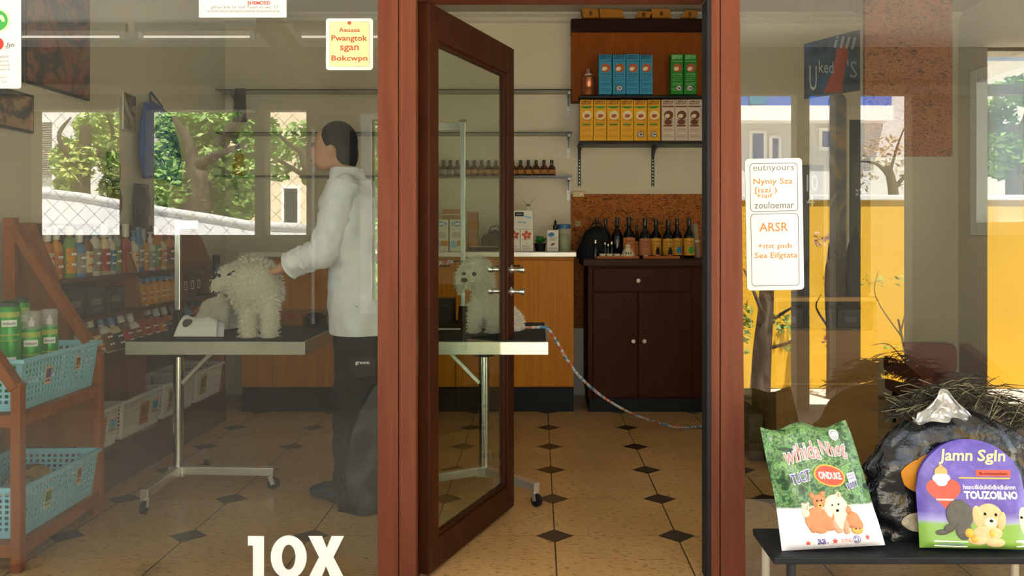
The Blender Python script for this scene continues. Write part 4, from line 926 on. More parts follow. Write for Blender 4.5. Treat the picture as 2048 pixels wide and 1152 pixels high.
# ---------------------------------------------------------------- grooming tables
TZ = .746
MAT_ = paint('black ribbed rubber mat', '#191d20', .7, bmp=.15)
def groom_table(label, x0, x1, cx, arms, brace):
    yf, yb = .72, 1.5; t = thing('grooming_table', label, 'table', (cx, 1.1, 0), group='grooming tables')
    a, b = x0 - cx, x1 - cx; c, e = yf - 1.1, yb - 1.1
    MB().box(a + .012, b - .012, c + .012, e - .012, TZ - .045, TZ).build('top', MAT_, t, bevel=.004)
    r = MB()
    for q in ((a, b, c, c + .012), (a, b, e - .012, e), (a, a + .012, c + .012, e - .012), (b - .012, b, c + .012, e - .012)): r.box(*q, TZ - .062, TZ - .006)
    r.build('edge_trim', paint('worn steel edge', '#b5ae9e', .35, .8, .06), t, bevel=.002)
    MB().lathe([(.024, .07), (.024, TZ - .075)], 20).build('column', M['chrome'], t, smooth='auto')
    MB().box(-.09, .09, -.09, .09, TZ - .085, TZ - .046).lathe([(.045, TZ - .12), (.06, TZ - .085)], 16).build('mounting_plate', M['black'], t, bevel=.004)
    MB().bar((brace * .02, 0, .5), (brace * .2, 0, TZ - .06), .03, .018).build('brace', M['steel'], t, bevel=.002)
    MB().box(-.035, .035, -.035, .035, .065, .112).build('hub', M['steel'], t, bevel=.004)
    for an, l in arms:
        dx, dy = math.cos(an), math.sin(an)
        MB().bar((dx * .02, dy * .02, .092), (dx * l, dy * l, .085), .036, .038).build('foot', M['steel'], t, bevel=.003)
        cst = MB(); p = Vector((dx * (l - .015), dy * (l - .015), 0)); sd = Vector((-dy, dx, 0))
        cst.tube([p + Vector((0, 0, .066)), p + Vector((0, 0, .058))], .014, 10)
        off = Vector((dx * .012, dy * .012, 0))
        for s in (-1, 1): cst.bar(p + sd * .014 * s + Vector((0, 0, .062)), p + sd * .014 * s + off + Vector((0, 0, .026)), .02, .003, sd)
        cst.bar(p - sd * .016 + Vector((0, 0, .06)), p + sd * .016 + Vector((0, 0, .06)), .022, .004)
        co = cst.build('caster', M['steel'], t)
        MB().tube([p + off - sd * .010 + Vector((0, 0, .027)), p + off + sd * .010 + Vector((0, 0, .027))], .0265, 20).build('wheel', M['black'], co, smooth='auto')
groom_table('left grooming table with a steel edge, under the fluffy dog turned away', ax(250, 3.72), ax(610, 3.72), -1.69, ((0, .45), (-PI / 2, .36), (PI / 2, .36)), 1)
groom_table('right grooming table with a steel edge, under the sitting poodle', -.585, ax(1097, 3.72), -.254, ((math.radians(-46), .36), (math.radians(-152), .36), (PI / 2, .34)), -1)
def groom_arm(label, x, y, zt, reach, s):
    t = thing('grooming_post', label, 'grooming post', (x, y, TZ))
    MB().box(-.03, .03, -.03, .03, .0005, .02).lathe([(.026, .02), (.022, .09)], 14).build('clamp', M['black'], t, bevel=.003)
    h = zt - TZ
    MB().box(-.0125, .0125, -.0125, .0125, .085, h).build('upright', M['chrome'], t, bevel=.002)
    MB().box(-reach if s < 0 else -.014, reach if s > 0 else .014, -.012, .012, h - .045, h).build('cross_arm', M['chrome'], t, bevel=.003)
    MB().lathe([(.012, h), (.02, h + .012), (.008, h + .02), (.004, h + .034)], 12).build('finial', M['steel'], t, smooth='auto')
    if reach > .2: MB().tube([(s * reach * .9, 0, h - .045), (s * reach * .9, 0, h - .2)], .003, 6).tube([(s * reach * .9 + .05 * math.sin(a * PI / 8), 0, h - .26 + .06 * math.cos(a * PI / 8)) for a in range(17)], .004, 6).build('noose', M['black'], t)
groom_arm('tall chrome grooming arm behind the sitting poodle, bent to the left', ax(927, 4.45), 1.42, az(246, 4.45), .36, -1)
groom_arm('chrome grooming arm at the left end of the left grooming table', ax(356, 4.2), 1.2, az(440, 4.2), .1, 1)
# tether between arm and person, black bag, papers on the right table
t = thing('tether_strap', 'striped red and blue strap with a thin black rod, level behind the poodle head', 'strap', (0, 0, 0))
ROPE = speckle('red blue and white braided rope', [(.38, '#8f3a24'), (.46, '#b06a50'), (.5, '#d0cac0'), (.56, '#4a7ea0'), (.66, '#2a4a66')], 16, .8, 0, (1, 1, 1))
p0, p1, p2 = at(800, 545, 4.42), at(858, 532, 4.42), at(906, 523, 4.4)
MB().tube([p0, p1, (p1 + p2) / 2 + Vector((0, 0, .003)), p2], [.012, .011, .014, .008], 8).build('braided_strap', ROPE, t, smooth=True)
MB().tube([p2, at(925, 522, 4.4), at(945, 523, 4.4)], .004, 6).build('rod', M['black'], t)
t = thing('leash', 'long red, blue and white braided leash running from the table edge to the floor', 'leash', (0, 0, 0))
r_ = .0075; pts = [(-.1, 1.13, TZ + r_), (-.03, 1.16, TZ + r_), (.03, 1.17, TZ + r_), (.052, 1.175, TZ - .005), (.085, 1.2, .69), (.18, 1.3, .527), (.33, 1.6, .35), (.52, 1.9, .195), (.72, 2.2, .075), (.86, 2.32, .02), (1.0, 2.4, .008), (1.12, 2.42, .008)]
def smooth_pts(p, n=6):
    p = [Vector(q) for q in p]; out = []
    for i in range(len(p) - 1):
        a, b, c, d_ = p[max(i - 1, 0)], p[i], p[i + 1], p[min(i + 2, len(p) - 1)]
        for k in range(n):
            u = k / n; out.append(.5 * ((2 * b) + (c - a) * u + (2 * a - 5 * b + 4 * c - d_) * u * u + (3 * b - a - 3 * c + d_) * u ** 3))
    return out + [p[-1]]
MB().tube(smooth_pts(pts), r_, 8).build('braided_rope', ROPE, t, smooth=True)
MB().tube([(-.1, 1.13, TZ + r_), (-.125, 1.12, TZ + .012)], .006, 8).build('clip', M['steel'], t)
x0, x1 = ax(815, 4.3), ax(909, 4.3)
t = thing('clipper_case', 'boxy black case standing on the right grooming table left of the poodle', 'case', ((x0 + x1) / 2, 1.3, TZ + .0006)); w = (x1 - x0) / 2
MB().box(-w, w, -.07, .08, 0, .135).build('body', paint('black case cloth', '#15191c', .6), t, bevel=.008)
MB().box(-w + .01, w - .01, -.074, -.07, .1, .108).build('zip', paint('zip tape', '#30363a', .5), t)
t = thing('cloth', 'black folded cloth beside the black case on the right grooming table', 'cloth', (ax(918, 4.25), 1.28, TZ + .0006))
MB().grid(lambda u, v: Vector(((u - .5) * .1, (v - .5) * .2, .004 + .04 * (1 - u) * math.sin(v * PI) * (1 + .3 * math.sin(u * 9)))), 12, 12).grid(lambda u, v: Vector(((u - .5) * .1, (v - .5) * .2, 0)), 1, 1).build('fold', paint('black towel', '#16181a', .9), t, smooth=True)
for a, b, y_, rz, lab in ((840, 920, 1.12, 0, 'long pale comb lying in front of the black case'), (972, 996, 1.0, .5, 'short pale comb lying in front of the poodle')):
    xa, xb = ax(a, 4.1), ax(b, 4.1); t = thing('comb', lab, 'comb', ((xa + xb) / 2, y_, TZ + .0006), rz, 'combs on the right grooming table'); w = (xb - xa) / 2
    MB().box(-w, w, .006, .014, 0, .007).build('spine', M['steel'], t, bevel=.001)
    g = MB()
    for q in range(18): g.box(-w + q * 2 * w / 18, -w + (q + .4) * 2 * w / 18, -.012, .006, .002, .005)
    g.build('tooth_row', M['steel'], t)
# on the left table
t = thing('paper_sheet', 'curled white sheet with a dark animal picture on the left grooming table', 'sheet', at(392, 671, 3.84) + Vector((0, .02, 0))); t.location.z = TZ + .0008
def sh(u, v):
    x = -.1 + u * .19; roll = math.sin(v * PI); return Vector((x + .02 * v * (1 - 2 * u) + .012 * math.sin(u * 5) * v, -.02 + .12 * v, .086 * math.sin(v * PI * .62) * (1 - .25 * u - .12 * math.sin(u * 6.5)) + .001))
o = MB().grid(sh, 24, 16).build('sheet', M['paper'], t, smooth=True); s_ = o.modifiers.new('solid', 'SOLIDIFY'); s_.thickness = .0015; s_.offset = 1
g = MB(); disc(g, .17, .45, .1, .18, fn=lambda a, b: sh(a, b) + Vector((0, -.003, .002)), rings=3); g.build('picture', paint('dark animal print', '#3a3632', .6, var=.8, scale=40), t, smooth=True)
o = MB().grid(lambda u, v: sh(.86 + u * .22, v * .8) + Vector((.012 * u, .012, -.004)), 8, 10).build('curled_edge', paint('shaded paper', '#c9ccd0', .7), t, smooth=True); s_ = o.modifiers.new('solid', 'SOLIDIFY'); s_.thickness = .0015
t = thing('tape_roll', 'black roll standing on the left grooming table near the person', 'roll', (ax(630, 4.25), 1.25, TZ + .0006))
MB().lathe([(.05, 0), (.058, .006), (.058, .05), (.05, .058), (.03, .058), (.03, .05)], 24).build('body', M['black'], t, smooth='auto')
MB().lathe([(.031, .058), (.034, .068), (.02, .07)], 16).build('lid', KICK, t, smooth='auto')
t = thing('towel', 'crumpled white towel on the left grooming table left of the dog', 'towel', (ax(432, 4.2), 1.22, TZ + .0006))
def tw(u, v):
    a = u * 2 * PI; r = .1 * math.sqrt(max(0, 1 - v * v)) + .002; k_ = 1 + .35 * noise.noise(Vector((math.cos(a) * 2, math.sin(a) * 2, v * 3)))
    return Vector((math.cos(a) * r * 1.05 * k_, math.sin(a) * r * .8 * k_, v * .15 * (1 + .3 * noise.noise(Vector((math.cos(a), math.sin(a), 5))))))
MB().grid(tw, 40, 20).build('cloth', paint('white towel', '#cbc5b4', .95, bmp=.4, scale=30), t, smooth=True)
t = thing('cardboard_box', 'low cardboard box with red lettering on the left grooming table behind the dog', 'box', (ax(610, 4.45), 1.38, TZ + .0006))
MB().box(-.13, .13, -.05, .08, 0, .07).build('body', CARD, t, bevel=.003)
g = MB(); txt(g, 'SISIM  SOSE', .0, .045, -.0515, .03, .22, .02); g.build('lettering', M['ink_red'], t)
# ---------------------------------------------------------------- dogs
def dog(name, label, ells, caps, loc, rotz, furmat, skin, eyes, nose_, n_hair, seed, hair=(.016, .03), extra=None):
    t = thing(name, label, 'dog', loc, rotz)
    g = MB(); E = []
    for c, r in ells:
        c = Vector(c); r = Vector(r) if isinstance(r, tuple) else Vector((r, r, r)); g.ell(c, r, n=20, m=14); E.append((c, r))
    for p, q, r0, r1 in caps:
        p, q = Vector(p), Vector(q); g.capsule(p, q, r0, r1)
        for k in range(7): u = k / 6; E.append((p.lerp(q, u), Vector((1, 1, 1)) * (r0 + (r1 - r0) * u)))
    o = g.build('body', skin, t, smooth=True)
    m_ = o.modifiers.new('remesh', 'REMESH'); m_.mode = 'VOXEL'; m_.voxel_size = .009; m_.use_smooth_shade = True
    s_ = o.modifiers.new('smooth', 'SMOOTH'); s_.factor = .6; s_.iterations = 6
    rr = random.Random(seed); h = MB(); W = [r.x * r.y + r.y * r.z + r.x * r.z for c, r in E]; cnt = 0
    while cnt < n_hair:
        i = rr.choices(range(len(E)), W)[0]; c, r = E[i]
        v = Vector((rr.gauss(0, 1), rr.gauss(0, 1), rr.gauss(0, 1))).normalized(); p = c + Vector((v.x * r.x, v.y * r.y, v.z * r.z))
        cnt += 1
        if p.z < .004 or any(j != i and sum(((p[k] - c2[k]) / (r2[k] * .93)) ** 2 for k in range(3)) < 1 for j, (c2, r2) in enumerate(E)): continue
        if any((p - Vector(e)).length < er * 2.0 for e, er in eyes) or (p - Vector(nose_[0])).length < nose_[1] * 1.7: continue
        nrm = Vector((v.x / r.x, v.y / r.y, v.z / r.z)).normalized()
        l = rr.uniform(*hair); d1 = (nrm + Vector((rr.gauss(0, .45), rr.gauss(0, .45), rr.gauss(0, .45) - .25))).normalized()
        d2 = (d1 + Vector((rr.gauss(0, .7), rr.gauss(0, .7), rr.gauss(0, .5) - .35))).normalized()
        w = d1.cross(Vector((rr.gauss(0, 1), rr.gauss(0, 1), rr.gauss(0, 1)))).normalized() * rr.uniform(.0012, .0022)
        a = p - nrm * .004; b = a + d1 * l * .6; e = b + d2 * l * .5; e.z = max(e.z, .002); b.z = max(b.z, .003)
        h.add([a - w, a + w, b + w * .9, b - w * .9, e], [(0, 1, 2, 3), (3, 2, 4)])
    f = h.build('fur', furmat, t); f['kind'] = 'stuff'
    for e, er in eyes:
        eo = MB().ell(e, er, n=14, m=10).build('eye', paint('dog eye', '#0c0a09', .1), t, smooth=True)
    MB().ell(nose_[0], (nose_[1], nose_[1] * .8, nose_[1] * .75), n=14, m=10).build('nose', paint('dog nose', '#1a1412', .35), t, smooth=True)
    return t
FUR = paint('white curly fur', '#d8d2c2', .9, var=.12, scale=40); FSK = paint('white fur underlayer', '#c4bcaa', .95, var=.1, scale=60, bmp=.5)
FUR2 = paint('cream fur', '#d9d3c3', .9, var=.1, scale=40)
# sitting poodle: origin at the middle of its base, looking towards the window and slightly left
o = Vector((-.225, 1.13, TZ + .0005))
def lp(px, py, D): return tuple(at(px, py, D) - o)
hd = Vector(lp(948, 550, 4.05))
d = dog('poodle', 'white poodle sitting on the right grooming table, looking out through the open door glass',
        [(tuple(hd), (.072, .07, .066)), (tuple(hd + Vector((.01, .01, .035))), (.07, .068, .052)), (tuple(hd + Vector((-.03, -.062, -.022))), (.03, .045, .027)),
         (tuple(hd + Vector((-.066, .005, -.03))), (.024, .035, .055)), (tuple(hd + Vector((.07, .015, -.03))), (.028, .038, .065)),
         (lp(966, 590, 4.08), (.05, .06, .055)), (lp(970, 612, 4.1), (.064, .075, .075)), (lp(985, 625, 4.2), (.085, .11, .09)), (lp(1005, 640, 4.25), (.09, .11, .075)), (lp(1018, 645, 4.2), (.07, .09, .06)), (lp(1030, 655, 4.12), (.04, .07, .028)),
         (lp(947, 661, 3.99), (.03, .042, .022)), (lp(986, 661, 3.99), (.03, .042, .022))],
        [(lp(952, 608, 4.06), lp(948, 655, 4.03), .036, .027), (lp(984, 610, 4.06), lp(986, 655, 4.03), .036, .027)],
        o, 0, FUR, FSK, [(tuple(hd + Vector((-.042, -.064, .006))), .0105), (tuple(hd + Vector((.006, -.071, .008))), .0105)], (tuple(hd + Vector((-.036, -.108, -.018))), .0155), 9000, 11, (.012, .024))
t = thing('hand_dryer', 'black nozzle hanging beside the poodle muzzle on the arm post', 'dryer', at(924, 562, 4.38))
t.name = 'grooming_noose_clip'; t['label'] = 'black clip on the chrome arm post beside the poodle muzzle'; t['category'] = 'clip'
MB().box(-.02, .014, -.012, .012, -.035, .035).build('body', M['black'], t, bevel=.005)
MB().tube([(0, 0, .03), (-.015, 0, .06), (-.01, 0, .09)], .003, 6).build('loop', M['black'], t)
# fluffy dog on the left table, hind quarters towards the window, head turned to the left
o = Vector((-1.24, .98, TZ + .0005))
lh = Vector(lp(464, 556, 3.92))
d = dog('fluffy_dog', 'big fluffy white dog standing on the left grooming table with its back to the window', 
        [(lp(512, 575, 3.92), (.115, .14, .125)), (lp(508, 556, 4.02), (.105, .12, .105)), (lp(495, 560, 4.12), (.09, .12, .1)), (lp(522, 588, 3.9), (.095, .1, .075)),
         (tuple(lh), (.06, .07, .062)), (tuple(lh + Vector((-.045, -.03, -.03))), (.04, .04, .034)), (tuple(lh + Vector((.03, -.02, -.05))), (.03, .04, .06)), (lp(486, 556, 4.0), (.07, .08, .07)),
         (lp(497, 672, 3.84), (.038, .046, .026)), (lp(538, 672, 3.84), (.038, .046, .026)), (lp(490, 668, 4.2), (.035, .04, .024)), (lp(530, 668, 4.2), (.035, .04, .024))],
        [(lp(498, 610, 3.86), lp(496, 665, 3.84), .044, .034), (lp(538, 606, 3.86), lp(540, 665, 3.84), .044, .034), (lp(490, 600, 4.15), lp(490, 655, 4.2), .045, .032), (lp(528, 600, 4.15), lp(530, 655, 4.2), .045, .032)],
        o, 0, FUR2, FSK, [(tuple(lh + Vector((-.035, -.055, .012))), .008)], (tuple(lh + Vector((-.085, -.045, -.022))), .012), 12000, 12, (.014, .026))
MB().tube([tuple(lh + Vector((-.052 + .03 * math.cos(a * PI / 8), -.035, -.022 + .04 * math.sin(a * PI / 8)))) for a in range(17)], .007, 8).tube([tuple(lh + Vector((-.03, -.05, -.005))), tuple(lh + Vector((.035, -.068, .03)))], .008, 8).build('muzzle_strap', M['black'], d)
# ---------------------------------------------------------------- person in a white coat
SKIN = paint('skin', '#b98a6e', .6, var=.04); HAIR = paint('dark hair', '#1c1512', .6, var=.2, scale=60)
COAT = paint('white cotton coat', '#d9d9db', .8, var=.03); TROU = paint('black trousers', '#15181b', .8, var=.1)
px_ = -.80; py_ = 1.02
t = thing('person', 'person in white coat and black trousers, arms reaching over the left grooming table', 'person', (px_, py_, 0))
def rem(o, vox, it=8):
    m_ = o.modifiers.new('remesh', 'REMESH'); m_.mode = 'VOXEL'; m_.voxel_size = vox; m_.use_smooth_shade = True
    s_ = o.modifiers.new('smooth', 'SMOOTH'); s_.factor = .6; s_.iterations = it
J = {'hipL': (0, -.08, .86), 'hipR': (0, .09, .86), 'kneeL': (-.02, -.09, .47), 'kneeR': (.03, .1, .47), 'ankL': (-.035, -.09, .09), 'ankR': (.06, .1, .09), 'pel': (0, 0, .9), 'chest': (-.05, 0, 1.28), 'neck': (-.075, 0, 1.46),
     'shL': (-.055, -.17, 1.40), 'shR': (-.055, .17, 1.40), 'elL': (-.14, -.2, 1.12), 'elR': (-.16, .19, 1.13), 'wrL': (-.34, -.13, 1.05), 'wrR': (-.36, .12, 1.05)}
b = MB()
b.capsule(J['pel'], J['chest'], .125, .13).ell((-.03, 0, 1.12), (.1, .15, .2)).ell((-.05, 0, 1.33), (.1, .18, .12)).ell((0, 0, .9), (.11, .16, .12))
b.capsule(J['chest'], J['neck'], .09, .055).capsule(J['neck'], (-.115, 0, 1.53), .052, .05)
for s in 'LR':
    b.capsule(J['hip' + s], J['knee' + s], .082, .056).capsule(J['knee' + s], J['ank' + s], .054, .036)
    b.capsule(J['sh' + s], J['el' + s], .05, .04).capsule(J['el' + s], J['wr' + s], .038, .026)
    a = Vector(J['ank' + s]); b.capsule(a + Vector((0.02, 0, -.045)), a + Vector((-.14, 0, -.055)), .036, .03)
    w = Vector(J['wr' + s]); pdir = Vector((-.07, .0, -.03)).normalized(); side = Vector((0, 1 if s == 'L' else -1, 0)); b.ell(w + pdir * .045, (.045, .036, .018))
    for k in range(4):
        base = w + pdir * .075 + side * (.028 - .018 * k); l = (.03, .034, .032, .025)[k]
        m1 = base + (pdir + Vector((0, 0, -.3))).normalized() * l; m2 = m1 + (pdir * .5 + Vector((0, 0, -.9))).normalized() * l * .8
        b.capsule(base - pdir * .02, m1, .0095, .0085, 8).capsule(m1, m2, .0085, .0075, 8)
    th = w + pdir * .03 + side * .032; b.capsule(th, th + pdir * .03 + side * .022 + Vector((0, 0, -.012)), .011, .0095, 8).capsule(th + pdir * .03 + side * .022 + Vector((0, 0, -.012)), th + pdir * .06 + side * .016 + Vector((0, 0, -.026)), .0095, .008, 8)
hc = Vector((-.145, .01, 1.60))
b.ell(hc, (.095, .074, .108)).ell(hc + Vector((-.04, 0, -.055)), (.06, .056, .055)).ell(hc + Vector((-.102, 0, -.02)), (.018, .014, .022))
for s in (-1, 1): b.ell(hc + Vector((.01, s * .074, -.015)), (.018, .01, .028))
o = b.build('body', SKIN, t, smooth=True); rem(o, .0085, 4)
for s in (-1, 1): MB().ell(hc + Vector((-.085, s * .03, .008)), .011, n=12, m=8).build('eye', paint('eye dark', '#1a1210', .15), t, smooth=True)
MB().ell(hc + Vector((-.093, 0, -.062)), (.012, .024, .008), n=12, m=8).build('mouth', paint('lips', '#8f5548', .5), t, smooth=True)
h = MB().ell(hc + Vector((.022, 0, .025)), (.093, .085, .1)).ell(hc + Vector((.06, 0, -.03)), (.055, .078, .085)); o = h.build('hair', HAIR, t, smooth=True); rem(o, .009)
def wrinkle(o, s, size):
    tx = bpy.data.textures.get('folds %g' % size) or bpy.data.textures.new('folds %g' % size, 'CLOUDS'); tx.noise_scale = size; tx.noise_depth = 2
    u = o.modifiers.new('finer', 'SUBSURF'); u.levels = u.render_levels = 2
    m_ = o.modifiers.new('folds', 'DISPLACE'); m_.texture = tx; m_.strength = s; m_.mid_level = .5
def loft(rings, n=40):
    """cloth from stacked closed rings: (centre, half width x, half depth y)"""
    vs, fs = [], []
    for i, (c, rx, ry, wr) in enumerate(rings):
        for k in range(n):
            a = 2 * PI * k / n; q = 1 + wr * (.5 * math.sin(7 * a + i * .35) + .5 * math.sin(11 * a - i * .5)); vs.append(Vector(c) + Vector((math.cos(a) * rx * q, math.sin(a) * ry * q, 0)))
    m_ = len(rings)
    for i in range(m_ - 1): fs += [(i * n + k, i * n + (k + 1) % n, (i + 1) * n + (k + 1) % n, (i + 1) * n + k) for k in range(n)]
    return vs, fs
g = MB(); R = []
for i in range(46):
    z = .75 + (1.44 - .75) * i / 45; u = i / 45
    rx = .165 - .03 * math.sin(u * PI) - (.03 * max(0, u - .8) / .2); ry = .205 - .02 * math.sin(u * PI) + .02 * u
    if u > .86: rx *= 1 - (u - .86) * 2.2; ry *= 1 - (u - .86) * 2.4
    R.append(((.012 - .075 * u, 0, z + .004 * math.sin(i)), rx, ry, .045 * (1 - u)))
g.add(*loft(R)); g.add(*loft([((-.07, 0, 1.435), .085, .13, 0), ((-.078, 0, 1.47), .068, .085, 0), ((-.082, 0, 1.5), .062, .066, 0)]))
o = g.build('coat', COAT, t, smooth=True); wrinkle(o, .03, .13); s_ = o.modifiers.new('solid', 'SOLIDIFY'); s_.thickness = .006; s_.offset = 1
for s in 'LR':
    g = MB(); a, e, w = (Vector(J[k + s]) for k in ('sh', 'el', 'wr')); pts = smooth_pts([a + Vector((.01, 0, .03)), a.lerp(e, .3), a.lerp(e, .7), e, e.lerp(w, .25), e.lerp(w, .5), e.lerp(w, .8)], 5)
    g.tube(pts, [(.072 - .012 * i / len(pts)) * (1 + .05 * math.sin(i * 1.9)) for i in range(len(pts))], 18, False)
    g.ell(a + Vector((.005, (.02 if s == 'L' else -.02), -.0)), (.074, .07, .065))
    so = g.build('sleeve', COAT, t, smooth=True); wrinkle(so, .022, .07)
for s in 'LR':
    h_, k_, a_ = (Vector(J[q + s]) for q in ('hip', 'knee', 'ank')); pts = smooth_pts([h_ + Vector((0, 0, .05)), h_.lerp(k_, .5), k_, k_.lerp(a_, .5), a_ + Vector((0, 0, -.035))], 8)
    g = MB().tube(pts, [(.118 - .034 * i / len(pts)) * (1 + .035 * math.sin(i * 1.3) + .03 * math.sin(i * 2.9)) for i in range(len(pts))], 20)
    wrinkle(g.build('trouser_leg', TROU, t, smooth=True), .025, .09)
    g = MB(); a = Vector(J['ank' + s]); g.ell((a.x - .05, a.y, .045), (.15, .055, .045)); g.ell((a.x + .03, a.y, .06), (.06, .05, .058))
    for i, v in enumerate(g.v): v.z = max(v.z, .002)
    o = g.build('shoe', paint('dark blue grey shoe', '#26323a', .6), t, smooth=True)
g = MB().box(-.02, .1, -.245, -.215, .58, .665); g.build('pouch', M['black'], t, bevel=.006)
g = MB(); txt(g, 'groom', .04, .64, -.2465, .016, .06, .02); g.build('pouch_lettering', M['ink_white'], t)
t = thing('rubbish_bag', 'black plastic bag slumped on the floor at the feet of the person', 'bag', (ax(748, 3.79), .82, 0))
def rb(u, v):
    a = u * 2 * PI; r = (.11 + .05 * (1 - v)) * (1 - v ** 5) + .008; k_ = 1 + .22 * noise.noise(Vector((math.cos(a) * 2.2, math.sin(a) * 2.2, v * 4)))
    return Vector((math.cos(a) * r * k_ + .02 * v, math.sin(a) * r * .6 * k_, v * .56))
MB().grid(rb, 48, 30).build('body', paint('black bin liner', '#111417', .28, bmp=.15), t, smooth=True)
MB().tube([(.0, 0, .54), (.02, .01, .6), (.05, 0, .63)], [.02, .012, .03], 8).build('tied_top', paint('black bin liner', '#111417', .28), t, smooth=True)
# ---------------------------------------------------------------- right side of the shop
BWD = wood('brown cabinet board', '#6e4f2c', '#80603a', (2, 14, 14), .5, .03); BWD2 = wood('brown cabinet shelf', '#8a6a42', '#9a784c', (2, 30, 30), .45)
D = 4.4; x0, x1 = ax(1552, D), ax(1756, D)
t = thing('display_cabinet', 'brown wooden display cabinet with an open dark niche, behind the right window', 'cabinet', ((x0 + x1) / 2, D - 3, 0)); w = (x1 - x0) / 2
za, zb, zt = az(661, D), az(603, D), az(597, D)
MB().box(-w, w, 0, .018, .0, za).build('front_panel', BWD, t, bevel=.002)
MB().box(-w, w, .02, .5, za - .018, za).build('niche_floor', BWD2, t)
MB().box(-w - .01, w + .01, -.008, .51, zb, zt + .006).build('top', BWD2, t, bevel=.002)
for s in (-1, 1): MB().box(s * w - (.018 if s > 0 else 0), s * w + (0 if s > 0 else .018), .0185, .5, .0, zb).build('side_panel', BWD, t)
MB().box(-w + .018, w - .018, .48, .5, za, zb).build('niche_back', KICK, t)
MB().box(-w - .002, w + .002, -.003, 0, .44, .449).build('plank_joint', BWD2, t)
xa, xb = ax(1499, 4.6), ax(1528, 4.6)
t = thing('low_cabinet', 'grey brown low cabinet left of the display cabinet behind the green dog food bag', 'cabinet', ((xa + xb) / 2, 1.6, 0)); w2 = (xb - xa) / 2
GBW = wood('grey brown board', '#5e4c36', '#6c583f', (2, 14, 14), .55)
MB().box(-w2, w2, .015, .4, .0, az(830, 4.6)).build('carcass', GBW, t, bevel=.003)
MB().box(-w2 + .003, w2 - .003, 0, .0145, .02, az(885, 4.6)).build('lower_drawer', GBW, t, bevel=.003); MB().box(-w2 + .003, w2 - .003, 0, .0145, az(883, 4.6), az(834, 4.6)).build('upper_drawer', GBW, t, bevel=.003)
BB = speckle('worn black board', [(.4, '#15171a'), (.55, '#22262b'), (.68, '#3a3430')], 5, .6, 1.5)
ztop = zt + .0065; CHALK = paint('chalk', '#a9adb0', .9)
def board(label, pa, pb, pyt, Db, rnd, dec, m_=BB, lean=0.0, nm='chalk_board'):
    xa, xb = ax(pa, Db), ax(pb, Db); h = az(pyt, Db) - ztop; w = (xb - xa) / 2
    t = thing(nm, label, 'board', ((xa + xb) / 2, Db - 3, ztop), 0, None, (0, lean, 0))
    MB().prism(rrect(-w, w, 0, h, rnd), -.009, .009).build('panel', m_, t)
    for part, mm, fn in dec: g = MB(); fn(g, w, h); g.build(part, mm, t)
    return t
board('dark board with white chalk figures at the left on the display cabinet', 1601, 1646, 330, 4.62, .004, [('chalk_lettering', CHALK, lambda g, w, h: (txt(g, '10', 0, h * .86, -.0096, .09, .06), txt(g, '4', -.01, h * .72, -.0096, .06, .04)))])
TB = speckle('surfboard pattern', [(.4, '#1a1c20'), (.5, '#3a3a3c'), (.58, '#6e4a22'), (.64, '#3c4a58'), (.72, '#23262a')], 3.2, .5, 2.2, (1, 1, .8))
board('tall narrow board with a rounded top and swirling pattern, on the display cabinet', 1657, 1692, 186, 4.66, .045, [], TB, 0, 'display_board')
board('plain dark board with a thin chalk flower beside the tall rounded board', 1700, 1740, 240, 4.74, .004, [('chalk_flower', CHALK, lambda g, w, h: (g.tube([(0, -.0105, h * .3), (.01, -.0105, h * .45), (-.005, -.0105, h * .56)], .0012, 5), [disc(g, -.005 + .018 * math.cos(a), h * .58 + .018 * math.sin(a), .009, .005, -.0097, rot=a) for a in (0, 1.2, 2.5, 3.8, 5)]))])
for i, (px, D_, c) in enumerate(((1622, 4.5, '#2a2c2e'), (1668, 4.47, '#34281f'), (1712, 4.5, '#1c1e22'))):
    t = thing('dark_bag', ['small grey bag at the left end of the display cabinet top', 'small brown bag in the middle of the display cabinet top', 'taller black bag at the right end of the display cabinet top'][i], 'bag', (ax(px, D_), D_ - 3, ztop + .0005)); hh = (.16, .2, .32)[i]
    def bg_(u, v, hh=hh, i=i):
        a = u * 2 * PI; r = .05 * (1 - .35 * v - .5 * v ** 6) + .004; return Vector((math.cos(a) * r * 1.2 * (1 + .2 * noise.noise(Vector((math.cos(a) * 2, v * 3, i)))), math.sin(a) * r * .7, v * hh))
    MB().grid(bg_, 24, 14).build('body', paint('bag cloth ' + c, c, .7, var=.2), t, smooth=True)
    MB().tube([(-.02, 0, hh - .02), (0, 0, hh + .03), (.02, 0, hh - .02)], .003, 6).build('handle', M['black'], t)
for i in range(3):
    t = thing('storage_box', ['left', 'middle', 'right'][i] + ' black box inside the niche of the display cabinet', 'box', (x0 + .1 + i * .155, D - 3 + .2, za + .0005), 0, 'boxes in the cabinet niche')
    MB().box(-.065, .065, -.1, .1, 0, .1).build('body', paint('black box', '#15171a', .5), t, bevel=.004)
    MB().box(-.03, .03, -.103, -.1, .03, .06).build('label', paint('slate label', '#3b4148', .6), t)
